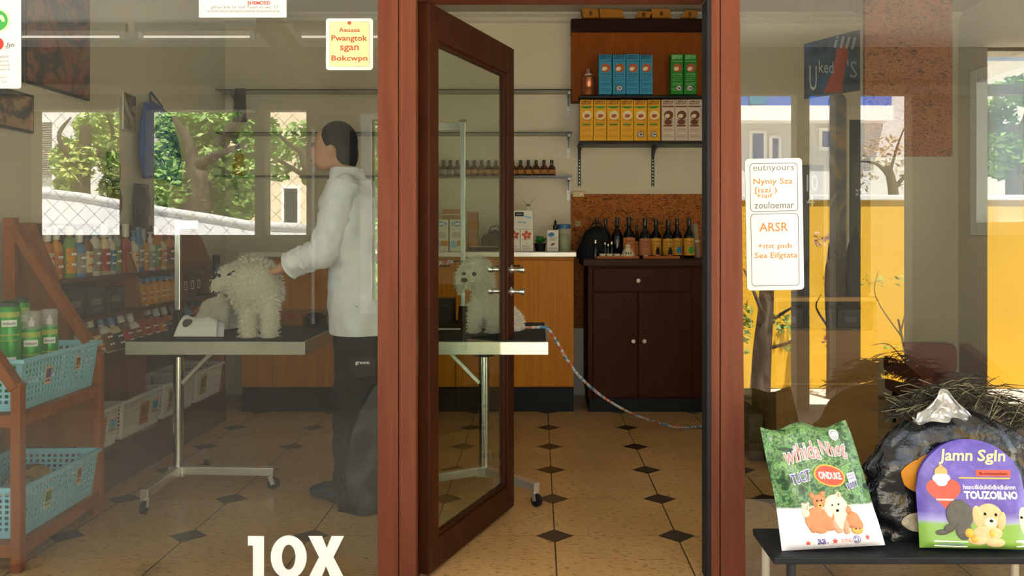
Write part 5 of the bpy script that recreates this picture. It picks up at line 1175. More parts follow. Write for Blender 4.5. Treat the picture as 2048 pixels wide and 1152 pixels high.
# blue poster hanging over the boards
t = thing('hanging_banner', 'blue banner with a red shape and white chalk strokes hanging above the dark boards', 'banner', (ax(1665, 5.0), 2.0, 0), .35); w = .19
zb0, zb1 = az(195, 5), az(75, 5)
MB().prism([(-w, zb0 - .02), (w, zb0 + .05), (w, zb1 + .06), (-w, zb1 - .05)], -.006, .006).build('panel', speckle('blue poster ground', [(.4, '#12283c'), (.55, '#1f4a6e'), (.7, '#2f6a98')], 4, .6), t)
g = MB(); g.add([(-.07, -.007, zb0 + .02), (.06, -.007, zb0 + .03), (.09, -.007, zb0 + .2), (.03, -.007, zb0 + .3), (-.0, -.007, zb0 + .16)], [(0, 1, 2, 3, 4)]); disc(g, .07, zb0 + .25, .035, .06, -.0075); g.build('red_shape', paint('red poster shape', '#a8432e', .6), t)
g = MB(); txt(g, 'U', -.14, zb0 + .1, -.008, .14, .05); txt(g, 'ked', -.05, zb0 + .17, -.008, .07, .1); txt(g, "'S", .13, zb0 + .17, -.008, .1, .07, -.005); txt(g, 'illl', .08, zb0 + .32, -.008, .07, .14, shear=.3); g.build('white_strokes', CHALK, t)
for s in (-.15, .15): MB().tube([(s, 0, zb1 + .02), (s, 0, ZC)], .0015, 5).build('wire', M['steel'], t)
# dark red chair and box in the right corner
RED = paint('dark red leather', '#6e2a1e', .45, var=.08)
t = thing('armchair', 'dark red armchair in the right corner behind the window', 'chair', (ax(1935, 5.1), 2.35, 0))
MB().box(-.27, .27, -.27, .25, .2, .32).build('seat', RED, t, bevel=.03)
MB().prism(rrect(-.28, .16, .3, az(706, 5.1), .05), .2, .3).build('backrest', RED, t, bevel=.015)
MB().hexa([(.2, -.28, .2), (.28, -.28, .2), (.28, .28, .2), (.2, .28, .2)], [(.2, -.28, .36), (.28, -.28, .36), (.28, .28, .5), (.2, .28, .5)]).build('armrest', RED, t, bevel=.02)
MB().hexa([(-.28, -.28, .2), (-.2, -.28, .2), (-.2, .28, .2), (-.28, .28, .2)], [(-.28, -.28, .36), (-.2, -.28, .36), (-.2, .28, .5), (-.28, .28, .5)]).build('armrest', RED, t, bevel=.02)
for a in (-.24, .24):
    for b in (-.22, .22): MB().tube([(a, b, 0), (a * .96, b * .96, .2)], [.014, .022], 10).build('leg', M['black'], t)
# ---------------------------------------------------------------- bench with bags, outside in front of the right window
BD0, BD1 = 2.6, 2.86; zbn = .236
t = thing('bench', 'low black topped bench with pale steel legs in front of the right window', 'bench', (1.2, -.27, 0))
xl = .703 - 1.2
MB().box(xl, 1.0, -.13, .13, zbn - .022, zbn).build('top', paint('black bench top', '#1b1e22', .55, bmp=.05), t, bevel=.004)
for x, y in ((xl + .035, .1), (xl + .06, -.1), (.345, .1), (.345, -.1), (.95, .1), (.95, -.1)):
    if x == xl + .06: continue
    MB().tube([(x, y, -.0695), (x, y, zbn - .022)], .014, 12).build('leg', M['steel'], t, smooth='auto')
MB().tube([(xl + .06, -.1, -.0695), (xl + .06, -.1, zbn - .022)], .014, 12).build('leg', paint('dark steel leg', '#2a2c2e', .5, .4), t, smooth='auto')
def bag_surface(W, H, T, top_w=1.0, bow=0.0, seed=0, crimp=.06, shear=0.0):
    def S(x, z, off=0.0, side=1):
        u = max(-1, min(1, x / (W / 2))); v = max(0, min(1, z / H))
        pil = (1 - abs(u) ** 3.2) * (min(1, v / crimp) ** .6) * (min(1, (1 - v) / crimp) ** .6) if 0 < v < 1 else 0
        wr = .006 * noise.noise(Vector((u * 2.2, v * 3.5, seed))) + .0035 * noise.noise(Vector((u * 5, v * 8, seed + 3)))
        wd = 1 + (top_w - 1) * v + .012 * math.sin(v * 9 + seed)
        return Vector((x * wd + bow * math.sin(v * PI) - shear * z, -side * (T * pil * (1 - .25 * v) + .002) - off - wr * (1 if 0 < v < 1 else .5), z + .01 * math.cos(u * 5.5 + .6) * v))
    return S
# green bag
W, H_, T = .315, .368, .045
S1 = bag_surface(W, H_, T, .87, 0.004, 1.0, .06, .13)
def bag_print(name, grounds, zsplit, wob, lower):
    m, nt, b = new_mat(name); v = coord(nt); n = nz(nt, v, 26, 4, .6, .25)
    up = ramp(nt, n, [(p, C(c)) for p, c in grounds])
    sp = nt.nodes.new('ShaderNodeSeparateXYZ'); tc = nt.nodes.new('ShaderNodeTexCoord'); nt.links.new(tc.outputs['Object'], sp.inputs[0])
    ad = nt.nodes.new('ShaderNodeMath'); ad.operation = 'MULTIPLY_ADD'; nt.links.new(nz(nt, v, 9, 2), ad.inputs[0]); ad.inputs[1].default_value = wob; nt.links.new(sp.outputs[2], ad.inputs[2])
    res = up
    for zz, c, soft in lower:
        mr = nt.nodes.new('ShaderNodeMapRange'); mr.inputs[1].default_value = zz + wob * .5 - soft; mr.inputs[2].default_value = zz + wob * .5 + soft; nt.links.new(ad.outputs[0], mr.inputs[0])
        mx = nt.nodes.new('ShaderNodeMix'); mx.data_type = 'RGBA'; nt.links.new(mr.outputs[0], mx.inputs[0]); mx.inputs[6].default_value = C(c); nt.links.new(res, mx.inputs[7]); res = mx.outputs[2]
    nt.links.new(res, b.inputs['Base Color']); b.inputs['Roughness'].default_value = .35
    return m
GP = bag_print('woodland photo print', [(.33, '#18301f'), (.42, '#2f5a2e'), (.47, '#6f9a5c'), (.52, '#2c4632'), (.57, '#7fae68'), (.62, '#4e7a4a'), (.7, '#b4c0b4')], 0, .02, [(.125, '#eceaee', .004)])
b1 = thing('dog_food_bag', 'white and green dog food bag with a red oval and puppies, on the bench', 'bag', (ax(1667, 2.66), -.34, zbn + .007), rot=(math.radians(-14), math.radians(-2.5), math.radians(2)))
g = MB(); g.grid(lambda u, v: S1((u - .5) * W, v * H_), 40, 44).grid(lambda u, v: S1((u - .5) * W, v * H_, 0, -.7), 40, 44); g.build('pouch', GP, b1, smooth=True)
def deco(parent, part, mat, fn):
    g = MB(); fn(g); return g.build(part, mat, parent, smooth=True)
def SS(S, off): return lambda x, z: S(x, z, off)
PK = paint('pink lettering', '#e0857e', .5, var=.02); VIO = paint('violet lettering', '#5d5a9c', .5, var=.03); LAV = paint('pale lilac', '#dcdbe8', .5, var=.02); REDP = paint('bright red print', '#e04a34', .45, var=.03); GOLD = paint('golden print', '#e0b04a', .5, var=.03)
WHT = paint('bright white print', '#f4f2ee', .5, var=.01); TANF = paint('tan fur print', '#c98a62', .6, var=.12, scale=60); CRF = paint('cream fur print', '#ecdcc4', .6, var=.06, scale=60); PINKF = paint('pinkish fur print', '#dba488', .6, var=.1, scale=60); GRF = paint('grey fur print', '#5d5a56', .6, var=.15, scale=60)
deco(b1, 'title_outline', LAV, lambda g: (txt(g, 'wihida', -.045, .285, 0, .055, .125, .05, fn=SS(S1, .0015)), txt(g, 'Nhog', .068, .292, 0, .06, .095, .05, fn=SS(S1, .0015))))
deco(b1, 'title', PK, lambda g: (txt(g, 'wihida', -.045, .285, 0, .05, .12, .0, fn=SS(S1, .0032)), txt(g, 'Nhog', .068, .292, 0, .055, .09, .0, fn=SS(S1, .0032))))
deco(b1, 'round_badge', WHT, lambda g: disc(g, .088, .342, .017, .017, fn=SS(S1, .0018), rings=2))
deco(b1, 'badge_mark', M['ink_grey'], lambda g: (disc(g, .088, .342, .0125, .0125, fn=SS(S1, .003), r0=.86), disc(g, .088, .34, .007, .006, fn=SS(S1, .003), r0=.75, a0=PI, a1=2 * PI)))
deco(b1, 'oval_rim', GOLD, lambda g: disc(g, .028, .214, .052, .033, fn=SS(S1, .002), rings=3, n=40, rot=.08))
deco(b1, 'oval', REDP, lambda g: disc(g, .028, .214, .047, .0285, fn=SS(S1, .0035), rings=3, n=40, rot=.08))
deco(b1, 'oval_lettering', WHT, lambda g: txt(g, 'ONDUKE', .028, .214, 0, .022, .076, .03, fn=SS(S1, .005), rot=.08))
deco(b1, 'side_lettering_ground', LAV, lambda g: (txt(g, 'TUCIT', -.068, .214, 0, .036, .066, .06, fn=SS(S1, .0018), rot=.05), rect(g, .088, .118, .196, .222, fn=SS(S1, .0018), nu=3, nv=3), txt(g, 'DENT', .098, .186, 0, .02, .044, .06, fn=SS(S1, .0018), rot=.1)))
deco(b1, 'side_lettering', VIO, lambda g: (txt(g, 'TUCIT', -.068, .214, 0, .03, .062, .01, fn=SS(S1, .0032), rot=.05), txt(g, 'PROM', .103, .214, 0, .006, .024, 0, fn=SS(S1, .0032)), txt(g, 'NAMES', .103, .205, 0, .006, .024, 0, fn=SS(S1, .0032)), txt(g, 'DENT', .098, .186, 0, .016, .04, .01, fn=SS(S1, .0032), rot=.1)))
def relief(parent, S, part, mat, items, d=.004):
    g = MB()
    for i, (x, z, rx, rz, rot) in enumerate(items):
        p = S(x, z, .001); g.ell(p, (rx, d + .0006 * i, rz), Matrix.Rotation(-rot, 3, 'Y'), n=20, m=12)
    return g.build(part, mat, parent, smooth=True)
relief(b1, S1, 'brown_puppy', TANF, [(-.048, .088, .036, .036, .2), (-.012, .07, .03, .018, 0), (-.04, .058, .02, .012, 0), (-.018, .088, .03, .024, 0), (-.062, .07, .014, .02, 0), (-.03, .138, .022, .02, 0), (-.048, .156, .008, .011, .3), (-.014, .156, .008, .011, -.3), (.062, .085, .026, .024, -.4), (.074, .068, .02, .02, 0), (.056, .114, .012, .013, 0)], .004)
relief(b1, S1, 'puppy_face', paint('golden fur print', '#dcb062', .6, var=.1, scale=60), [(-.03, .134, .015, .017, 0), (.071, .055, .019, .014, 0)], .007)
relief(b1, S1, 'white_puppy', CRF, [(.02, .128, .034, .03, 0), (-.006, .11, .012, .03, .15), (.045, .112, .011, .03, -.15), (.036, .155, .009, .013, -.4), (.022, .085, .021, .034, 0), (-.075, .127, .012, .012, 0), (-.083, .137, .004, .005, 0), (-.066, .137, .004, .005, 0), (-.078, .11, .012, .014, 0)], .006)
relief(b1, S1, 'puppy_paw', PINKF, [(.006, .065, .009, .022, .35), (.038, .066, .01, .024, 0), (.014, .053, .011, .007, 0), (.038, .05, .01, .007, 0), (.037, .157, .005, .008, -.4)], .0085)
relief(b1, S1, 'puppy_eye', M['ink_black'], [(.009, .126, .0034, .0038, 0), (.03, .13, .0034, .0038, 0), (.022, .111, .006, .005, 0), (-.037, .14, .003, .0034, 0), (-.023, .14, .003, .0034, 0), (-.03, .126, .004, .003, 0), (-.079, .129, .0016, .0016, 0), (-.072, .129, .0016, .0016, 0), (-.075, .123, .002, .0016, 0), (.065, .058, .002, .002, 0), (.077, .058, .002, .002, 0)], .0095)
deco(b1, 'foot_lettering', VIO, lambda g: (txt(g, 'BB', -.045, .024, 0, .016, .024, .03, fn=SS(S1, .0015)), txt(g, '.', -.028, .02, 0, .004, .004, .03, fn=SS(S1, .0015)), disc(g, .062, .026, .012, .012, fn=SS(S1, .0015), r0=.8), txt(g, 'D', .062, .026, 0, .015, .012, .02, fn=SS(S1, .0015))))
def star(g, cx, cz, r, S):
    pts = [S(cx + r * (1 if k % 2 == 0 else .45) * math.sin(k * PI / 5), cz + r * (1 if k % 2 == 0 else .45) * math.cos(k * PI / 5), .0018) for k in range(10)]; c = S(cx, cz, .0018)
    g.add([c] + pts, [(0, 1 + k, 1 + (k + 1) % 10) for k in range(10)])
deco(b1, 'foot_stars', REDP, lambda g: (star(g, -.085, .022, .009, S1), star(g, -.006, .024, .01, S1), star(g, .098, .03, .01, S1), txt(g, '3IYND', .03, .025, 0, .01, .034, .0, fn=SS(S1, .0015))))
# purple bag with an arched top
W2, H2 = .325, .325
def S2(x, z, off=0.0, side=1):
    u = max(-1, min(1, x / (W2 / 2))); v = max(0, min(1, z / H2))
    pil = (1 - abs(u) ** 4) * min(1, v / .05) ** .5 * max(0, (1 - v)) ** .4
    wr = .004 * noise.noise(Vector((u * 2, v * 3, 9)))
    return Vector((x, -side * (.032 * pil + .002) - off - wr, z))
def arch(x):   # height of the outline above x
    a = W2 / 2; h0 = .17; q = max(0, 1 - (x / a) ** 2); return h0 + (H2 - h0) * math.sqrt(q)
PP = bag_print('violet print over a meadow', [(.3, '#4a3c96'), (.5, '#5a4aa8'), (.66, '#6a5ab8')], 0, .016, [(.09, '#a9a6d8', .02), (.078, '#7aa544', .006)])
b2 = thing('dog_food_bag', 'violet arched dog food bag with a red heart and a puppy, on the bench', 'bag', (ax(1953, 2.64), -.345, zbn + .007), rot=(math.radians(-10), 0, math.radians(-3)))
g = MB(); gr = lambda sd: (lambda u, v: S2((u - .5) * W2, v * arch((u - .5) * W2) , 0, sd)); g.grid(gr(1), 44, 36).grid(gr(-.7), 44, 36); g.build('pouch', PP, b2, smooth=True)
CT = paint('pale gold lettering', '#ecd9a0', .5, var=.02)
deco(b2, 'title', CT, lambda g: (txt(g, 'Jamn', -.042, .272, 0, .045, .1, .02, fn=SS(S2, .0015), shear=.2), txt(g, 'Sgln', .065, .272, 0, .045, .085, .02, fn=SS(S2, .0015), shear=.2)))
deco(b2, 'red_strip', REDP, lambda g: rect(g, .012, .118, .216, .234, fn=SS(S2, .0015), nu=8))
deco(b2, 'strip_lettering', M['ink_black'], lambda g: txt(g, 'lb.mmmuluni', .065, .224, 0, .008, .085, .01, fn=SS(S2, .003)))
deco(b2, 'gold_rule', GOLD, lambda g: rect(g, -.04, .115, .208, .212, fn=SS(S2, .0015), nu=8))
deco(b2, 'white_lettering', LAV, lambda g: (txt(g, 'hanoilidulididbidluinnn', .05, .184, 0, .014, .16, .02, fn=SS(S2, .0015)), txt(g, 'TOUZOILNO', .052, .16, 0, .024, .165, .05, fn=SS(S2, .0015))))
def heart(g, cx, cz, s, S, off):
    pts = []
    for k in range(40):
        a = 2 * PI * k / 40; x = 16 * math.sin(a) ** 3; z = 13 * math.cos(a) - 5 * math.cos(2 * a) - 2 * math.cos(3 * a) - math.cos(4 * a); pts.append((x / 16, z / 16))
    vs = [S(cx + x * s * r_, cz + z * s * r_, off) for r_ in (.01, .5, 1) for x, z in pts]
    g.add(vs, [(i * 40 + k, i * 40 + (k + 1) % 40, (i + 1) * 40 + (k + 1) % 40, (i + 1) * 40 + k) for i in range(2) for k in range(40)])
deco(b2, 'heart', REDP, lambda g: heart(g, -.087, .168, .049, S2, .0016))
deco(b2, 'heart_lettering', WHT, lambda g: txt(g, 'mmmtsmm', -.087, .146, 0, .007, .05, .02, fn=SS(S2, .0032)))
relief(b2, S2, 'bell_cap', paint('brass bell print', '#b99a62', .45, .3), [(-.092, .226, .02, .018, 0), (-.092, .243, .007, .007, 0)], .003)
relief(b2, S2, 'bell_white', WHT, [(-.092, .208, .027, .016, 0), (-.092, .196, .018, .012, 0)], .004)
relief(b2, S2, 'dark_puppy', GRF, [(-.048, .102, .04, .045, .1), (-.04, .058, .024, .03, 0), (-.1, .05, .022, .008, .1), (-.08, .062, .018, .012, .4)], .004)
relief(b2, S2, 'puppy', paint('pale tan fur print', '#d9b98c', .6, var=.1, scale=60), [(.04, .1, .04, .036, 0), (.005, .098, .016, .032, .1), (.075, .085, .012, .028, -.2), (.03, .05, .045, .022, 0), (.0, .03, .03, .014, 0), (.05, .024, .03, .014, 0)], .006)
relief(b2, S2, 'puppy_muzzle', CRF, [(.042, .082, .02, .018, 0), (.148, .085, .022, .04, 0)], .009)
relief(b2, S2, 'puppy_face_mark', M['ink_black'], [(.026, .106, .0045, .005, 0), (.058, .104, .0045, .005, 0), (.042, .086, .008, .006, 0), (.138, .096, .003, .004, 0)], .0115)
relief(b2, S2, 'flower', GOLD, [(-.025, .05, .014, .014, 0), (.04, .05, .012, .014, 0), (-.012, .032, .012, .01, 0)], .011)
deco(b2, 'foot_label', WHT, lambda g: (rect(g, -.125, -.03, .008, .026, fn=SS(S2, .0016), nu=8), rect(g, .115, .158, .01, .03, fn=SS(S2, .0016), nu=4)))
deco(b2, 'foot_lettering', paint('blue grey lettering', '#7a92b8', .5), lambda g: txt(g, 'f.anbestaesdi', -.078, .017, 0, .009, .075, 0, fn=SS(S2, .0032)))
# black plastic bag of dark dry stuff behind them, with a foil piece and straw
t = thing('plastic_bag', 'large black glossy plastic bag with yellow printed patches behind the dog food bags', 'bag', (ax(1900, 2.8), -.215, zbn + .0008))
def pb(u, v):
    a = u * 2 * PI; r = .165 * (1 - .22 * v) * (1 - v ** 7) + .01; q = Vector((math.cos(a) * 2.4, math.sin(a) * 2.4, v * 4.5)); k_ = 1 + .14 * noise.noise(q) + .07 * noise.noise(q * 2.7)
    return Vector((math.cos(a) * r * 1.75 * k_, math.sin(a) * r * .42 * k_, v * (az(812, 2.8) - zbn)))
o = MB().grid(pb, 72, 44).build('body', paint('black crinkled plastic', '#101214', .18, bmp=.35, scale=6), t, smooth=True)
def pbo(u, v, off): p = pb(u, v); return p + Vector((p.x * .0, -off, 0))
g = MB()
for uc, vc, ru, rv in ((.67, .5, .03, .13), (.70, .62, .035, .06), (.71, .34, .04, .05)): disc(g, uc, vc, ru, rv, fn=lambda a, b: pbo(a, b, .004), rings=4)
g.build('yellow_print', speckle('amber print', [(.42, '#1c1a14'), (.5, '#9a6a14'), (.62, '#c08a20')], 40, .4), t, smooth=True)
g = MB(); disc(g, .675, .16, .03, .07, fn=lambda a, b: pbo(a, b, .004), rings=3); g.build('pale_print', paint('pale print', '#a59a86', .6, var=.4, scale=50), t, smooth=True)
t2 = thing('straw_bundle', 'bundle of dark dry stalks lying on top of the black plastic bag', 'bundle', (ax(1930, 2.8), -.21, az(812, 2.8) - .012))
rr = random.Random(4); g1 = MB(); g2 = MB()
for i in range(520):
    c_ = Vector((rr.uniform(-.24, .2), rr.uniform(-.05, .03), 0)); c_.z = .03 + abs(rr.gauss(0, .022)) - 1.7 * (c_.x + .05) ** 2 + (.06 * rr.random() if i % 3 == 0 and c_.x > -.08 else 0); a = rr.gauss(0, .5); l = rr.uniform(.04, .13)
    dv = Vector((math.cos(a), rr.gauss(0, .3), math.sin(a) * .8)).normalized() * l
    (g1 if i % 4 else g2).tube([c_ - dv * .5, c_ + Vector((0, 0, .012)), c_ + dv * .5], [.0016, .0016, .0006], 4, False)
o = g1.build('dark_stalks', paint('dark straw', '#2b2820', .8, var=.3, scale=40), t2); o['kind'] = 'stuff'
o = g2.build('pale_stalks', paint('pale straw', '#6b664f', .8, var=.3, scale=40), t2); o['kind'] = 'stuff'
t = thing('foil_sheet', 'crumpled silver foil piece on top of the black plastic bag', 'foil', (ax(1862, 2.76), -.27, az(835, 2.76)))
def fo(u, v):
    x = (u - .5) * .16; return Vector((x + .02 * v, -.02 + .04 * noise.noise(Vector((u * 4, v * 4, 2))), v * .1 * (1 - abs(2 * u - 1.1) * .75) + .03 * noise.noise(Vector((u * 3, v * 3, 7))) - .1 * (u - .3) * v * .3))
o = MB().grid(fo, 16, 12).build('sheet', paint('crumpled foil', '#c9c9c9', .3, .75, .05), t); s_ = o.modifiers.new('solid', 'SOLIDIFY'); s_.thickness = .001
# ---------------------------------------------------------------- street across the porch, seen mirrored in the panes
def ym(D): return 3.0 - D          # a thing mirrored at depth D stands this far in front of the shop
struct('ground', MB().box(-30, 30, -40, -3.401, -.7, -.5), paint('pale street paving', '#ded9cc', .9, var=.08, scale=2))
D = 9.5; YW = paint('yellow wall paint', '#dfae2e', .75, var=.06, scale=1.2)
t = thing('yellow_wall', 'long yellow street wall with a white coping, mirrored in the right window', 'wall', (0, ym(D), 0))
MB().box(ax(1478, D), ax(2350, D), -.2, 0, -.5, az(400, D)).build('wall_body', YW, t)
MB().box(ax(1478, D), ax(2350, D), -.24, .04, az(400, D), az(389, D)).build('coping', M['white'], t, bevel=.01)
MB().box(ax(1478, D), ax(2350, D), -.2, .03, -.5, az(786, D)).build('base_band', paint('pale plinth', '#d9d2c2', .8), t)
D = 10.0; WW = paint('white wash', '#e6e6e4', .8, var=.02)
t = thing('white_wall', 'white street wall with a sloping rounded coping, mirrored in the left window', 'wall', (0, ym(D), 0))
xs = [(-150, 358), (45, 384), (150, 396), (278, 419), (400, 437), (500, 454), (610, 458)]
top_ = [(ax(a, D), az(b, D)) for a, b in xs]
MB().prism(top_ + [(top_[-1][0], -.5), (top_[0][0], -.5)], -.25, 0).build('wall_body', WW, t)
MB().tube([(x, -.02, z + .02) for x, z in top_], .05, 10).build('coping', paint('grey white coping', '#c9c9c6', .7), t, smooth=True)
g = MB(); dgw = .0022; P_ = .125; xa, xb, z0, z1 = ax(20, 6.5), ax(520, 6.5), 1.05, 2.15
k = xa - (z1 - z0)
while k < xb + (z1 - z0):
    for s in (1, -1):
        p = [(k + (z - z0) * 1.0 if s > 0 else k + (z1 - z) * 1.0, z) for z in (z0, z1)]
        g.bar((p[0][0], 0, p[0][1]), (p[1][0], 0, p[1][1]), dgw, dgw, (0, 1, 0))
    k += P_
t = thing('wire_fence', 'diagonal wire mesh close outside the porch windows, mirrored over the white wall', 'fence', (0, ym(6.5), 0))
g.build('wire_mesh', paint('galvanised wire', '#8f9290', .5, .5), t)
MB().box(xa - 1.2, xb + 1.2, -.02, .02, z0 - .04, z0).box(xa - 1.2, xb + 1.2, -.02, .02, z1, z1 + .04).build('rail', M['steel'], t)
for x in (xa - 1.1, xb + 1.1): MB().tube([(x, 0, -.5), (x, 0, z1 + .04)], .02, 8).build('post', M['steel'], t)
LEAF = [speckle('sunlit leaf', [(.35, '#5a8034'), (.52, '#8fb458'), (.7, '#ccd890')], 3, .6), speckle('deep green leaf', [(.35, '#4f7a38'), (.55, '#7aa44a'), (.7, '#aac868')], 3, .6), speckle('yellow green leaf', [(.33, '#668a3c'), (.5, '#a6c266'), (.7, '#e0d888')], 3, .6)]  # tones lightened to stand in for sun shining through the leaves
BARK = speckle('grey brown bark', [(.35, '#2c241c'), (.55, '#4a3d31'), (.7, '#6e604f')], 9, .9, 1.5, (1, 1, .3), .4)
def leaves(g, c, r, n, size, rr):
    for i in range(n):
        v = Vector((rr.gauss(0, 1), rr.gauss(0, 1), rr.gauss(0, 1))).normalized() * (rr.random() ** .4); p = Vector(c) + Vector((v.x * r[0], v.y * r[1], v.z * r[2]))
        a = Vector((rr.gauss(0, 1), rr.gauss(0, 1), rr.gauss(0, .6))).normalized(); b = a.cross(Vector((rr.gauss(0, 1), rr.gauss(0, 1), rr.gauss(0, 1)))).normalized(); s = size * rr.uniform(.6, 1.3)
        g.add([p - a * s, p + b * s * .42, p + a * s, p - b * s * .42], [(0, 1, 2, 3)])
def tree(label, D, trunk, branches, blobs, lm, seed, size=.075, dens=380, bark=BARK):
    rr = random.Random(seed); t = thing('tree', label, 'tree', (0, ym(D), 0), group='trees across the street')
    def P(px, py, dd=0): return Vector((ax(px, D), dd, az(py, D)))
    pts = smooth_pts([P(*q[:2]) for q in trunk], 5); n = len(pts); r0, r1 = trunk[0][2], trunk[-1][2]
    MB().tube(pts, [r0 + (r1 - r0) * i / (n - 1) for i in range(n)], 12).build('trunk', bark, t, smooth=True)
    for br in branches:
        pts = smooth_pts([P(q[0], q[1], rr.uniform(-.3, .3)) if i else P(q[0], q[1]) for i, q in enumerate(br[0])], 5); n = len(pts)
        MB().tube(pts, [br[1] * (1 - .75 * i / (n - 1)) for i in range(n)], 8).build('branch', bark, t, smooth=True)
    g = MB()
    for px, py, rx, rz in blobs:
        c = P(px, py, rr.uniform(-.8, .1) if D > 9.4 else rr.uniform(-.1, .1)); rx_, rz_ = rx * D / F, rz * D / F; leaves(g, c, (rx_, min(rx_ * .7, .3 if D < 9.4 else 9), rz_), int(dens * (rx * rz) / 1600), size, rr)
    o = g.build('foliage', lm, t); o['kind'] = 'stuff'
    return t
tree('tree with a thick forked trunk, mirrored in the middle left window opening', 13.0, [(385, 760, .3), (383, 460, .26), (390, 340, .2)], [([(386, 380), (420, 300), (470, 250), (530, 210)], .15), ([(384, 350), (370, 280), (330, 230)], .13), ([(388, 330), (440, 310), (490, 290)], .1), ([(385, 370), (410, 330), (450, 345)], .08)],
     [(350, 250, 70, 45), (430, 235, 70, 40), (490, 270, 50, 60), (420, 330, 55, 45), (350, 380, 50, 60), (440, 400, 60, 50), (320, 320, 50, 60), (480, 350, 30, 60), (300, 240, 40, 40)], LEAF[0], 21, dens=560)
tree('leafy tree with yellow tips, mirrored in the first left window opening', 14.0, [(160, 720, .16), (158, 400, .12), (165, 250, .08)], [([(160, 350), (130, 280), (120, 230)], .06), ([(162, 330), (200, 270), (225, 230)], .06)], [(160, 245, 60, 45), (200, 300, 40, 50), (140, 320, 45, 50), (190, 370, 40, 45), (120, 380, 30, 40), (210, 240, 30, 40)], LEAF[2], 22, dens=600)
tree('tree with small leaves in front of the beige house, mirrored right of the middle opening', 14.5, [(650, 760, .16), (640, 460, .12), (600, 300, .07)], [([(620, 360), (560, 320), (520, 300)], .05), ([(605, 310), (560, 270), (530, 240)], .05)], [(560, 290, 50, 30), (600, 330, 26, 40), (530, 335, 30, 26), (590, 260, 40, 30), (640, 300, 40, 60)], LEAF[0], 23, dens=260)
tree('dense tree mirrored through the white framed opening beside the left post', 13.5, [(830, 760, .2), (826, 420, .16), (830, 250, .1)], [([(828, 380), (780, 320), (750, 280)], .08)], [(770, 270, 50, 60), (750, 370, 40, 60), (780, 460, 50, 70), (830, 330, 60, 90), (755, 560, 40, 60)], LEAF[1], 24, dens=480)
tree('slim tree with a pale trunk before the yellow wall, mirrored below the tall notice', 8.9, [(1524, 822, .115), (1530, 700, .1), (1538, 600, .09), (1540, 430, .06)], [([(1532, 680), (1560, 640), (1600, 600)], .03), ([(1535, 650), (1510, 600), (1500, 540)], .03), ([(1534, 700), (1575, 680), (1590, 650)], .022)], [(1575, 650, 26, 26), (1500, 660, 12, 60), (1590, 690, 20, 14), (1530, 560, 40, 20)], LEAF[2], 25, .045, 120)
tree('slim flowering sapling in front of the yellow wall, mirrored between the dark boards', 8.9, [(1668, 800, .05), (1668, 700, .045), (1662, 560, .03), (1672, 470, .02)], [([(1667, 700), (1690, 650), (1700, 620)], .015), ([(1666, 660), (1650, 620), (1645, 590)], .015)], [(1672, 680, 22, 24), (1660, 480, 30, 20), (1675, 560, 20, 30)], paint('pink blossom', '#c99a86', .7, var=.3, scale=20), 26, .04, 110)
tree('bare twiggy shrub in front of the yellow wall, mirrored in the right hand opening', 8.7, [(1830, 800, .02), (1825, 740, .018), (1805, 640, .01)], [([(1822, 730), (1780, 690), (1740, 690)], .008), ([(1820, 720), (1850, 660), (1856, 600)], .008), ([(1815, 680), (1780, 600), (1750, 540)], .008), ([(1812, 660), (1840, 560), (1830, 500)], .008), ([(1825, 740), (1800, 720), (1770, 730)], .006)], [(1770, 560, 60, 16), (1800, 690, 40, 14)], LEAF[2], 27, .03, 60)
tree('tall green tree beyond the yellow wall, mirrored at the right edge of the window', 14.0, [(2040, 700, .2), (2038, 420, .16), (2030, 250, .1)], [([(2036, 330), (2010, 260), (1990, 200)], .08), ([(2034, 300), (2060, 220), (2080, 160)], .08)], [(2030, 230, 60, 50), (2010, 310, 50, 50), (2070, 300, 50, 60), (2050, 180, 60, 30)], LEAF[1], 28, dens=460)
tree('pale dry tree beyond the yellow wall, mirrored in the right hand opening', 14.5, [(1800, 700, .12), (1795, 420, .09), (1780, 330, .06)], [([(1790, 380), (1830, 330), (1850, 300)], .04), ([(1788, 360), (1750, 330), (1730, 320)], .04), ([(1785, 345), (1800, 290), (1820, 250)], .03)], [(1790, 300, 50, 40), (1760, 350, 40, 30), (1820, 350, 30, 30)], paint('dry leaf', '#b9a98a', .8, var=.3, scale=8), 29, .06, 110)
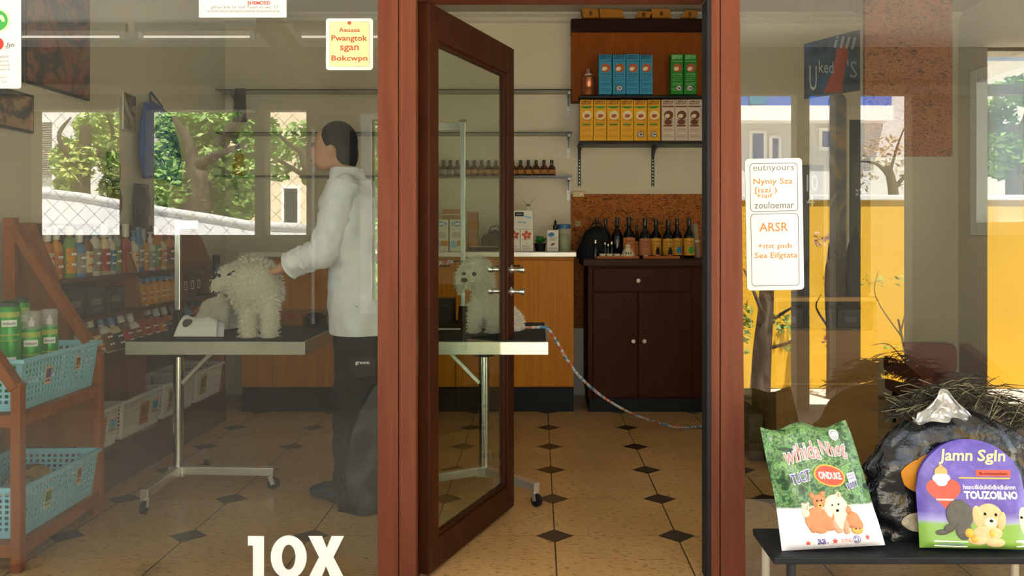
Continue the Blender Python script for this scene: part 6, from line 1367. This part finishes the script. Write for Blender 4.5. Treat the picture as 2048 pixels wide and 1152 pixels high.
# houses across the street
def house(label, D, pa, pb, pyt, m_, wins, wm, roof=None):
    t = thing('house', label, 'building', (0, ym(D), 0), group='houses across the street'); z1 = az(pyt, D)
    MB().box(ax(pa, D), ax(pb, D), -3, 0, -.5, z1).build('wall', m_, t)
    for a, b, c, e in wins:
        f = MB().box(ax(a, D), ax(b, D), -.05, .04, az(e, D), az(c, D)).build('window', M['white'], t)
        MB().box(ax(a, D) + .08, ax(b, D) - .08, .041, .05, az(e, D) + .08, az(c, D) - .08).build('pane', wm, f)
    if roof: MB().box(ax(pa, D) - .3, ax(pb, D) + .3, -3.2, .4, z1, z1 + .35).build('roof', roof, t)
    return t
DKG = paint('dark window', '#2b3238', .2)
h_ = house('white house with slatted shutters, mirrored in the first left window opening', 17, -500, 300, 110, paint('white render', '#d6d4cc', .85, var=.04), [(60, 105, 235, 360), (200, 250, 240, 340)], paint('louvre', '#b9b4a4', .6))
g = MB()
for k in range(26): z = az(355, 16.9) + k * (az(240, 16.9) - az(355, 16.9)) / 26; g.box(ax(64, 17), ax(101, 17), .05, .085, z, z + .02)
g.build('shutter_slats', paint('louvre slat', '#8f8a7c', .6), h_)
house('beige house, mirrored behind the small leaved tree', 20.2, 300, 930, 90, paint('warm beige render', '#e0cdb0', .85, var=.05), [(440, 475, 300, 380), (560, 600, 370, 470), (700, 740, 300, 420)], DKG)
h_ = house('grey building with a blue fascia, mirrored in the upper part of the right window', 21, 1300, 1850, 60, paint('pale grey render', '#c9c8c4', .85, var=.05), [(1500, 1535, 260, 330), (1540, 1565, 270, 340), (1640, 1690, 255, 300)], paint('blue grey shutter', '#5d6f9a', .4))
MB().box(ax(1300, 21), ax(1770, 21), .01, .5, az(216, 21), az(172, 21)).build('blue_fascia', paint('blue fascia', '#3f66b0', .5), h_)
MB().box(ax(1300, 21), ax(1770, 21), .01, .6, az(246, 21), az(217, 21)).build('white_fascia', M['white'], h_)
MB().box(ax(1490, 21), ax(1522, 21), .51, .55, az(214, 21), az(185, 21)).build('teal_sign', paint('teal sign', '#2a7a98', .5), h_)
house('pale building at the far right, mirrored behind the tall green tree', 20, 1900, 2500, 120, paint('cream render', '#cfcabb', .85, var=.05), [(2000, 2050, 250, 330)], DKG)
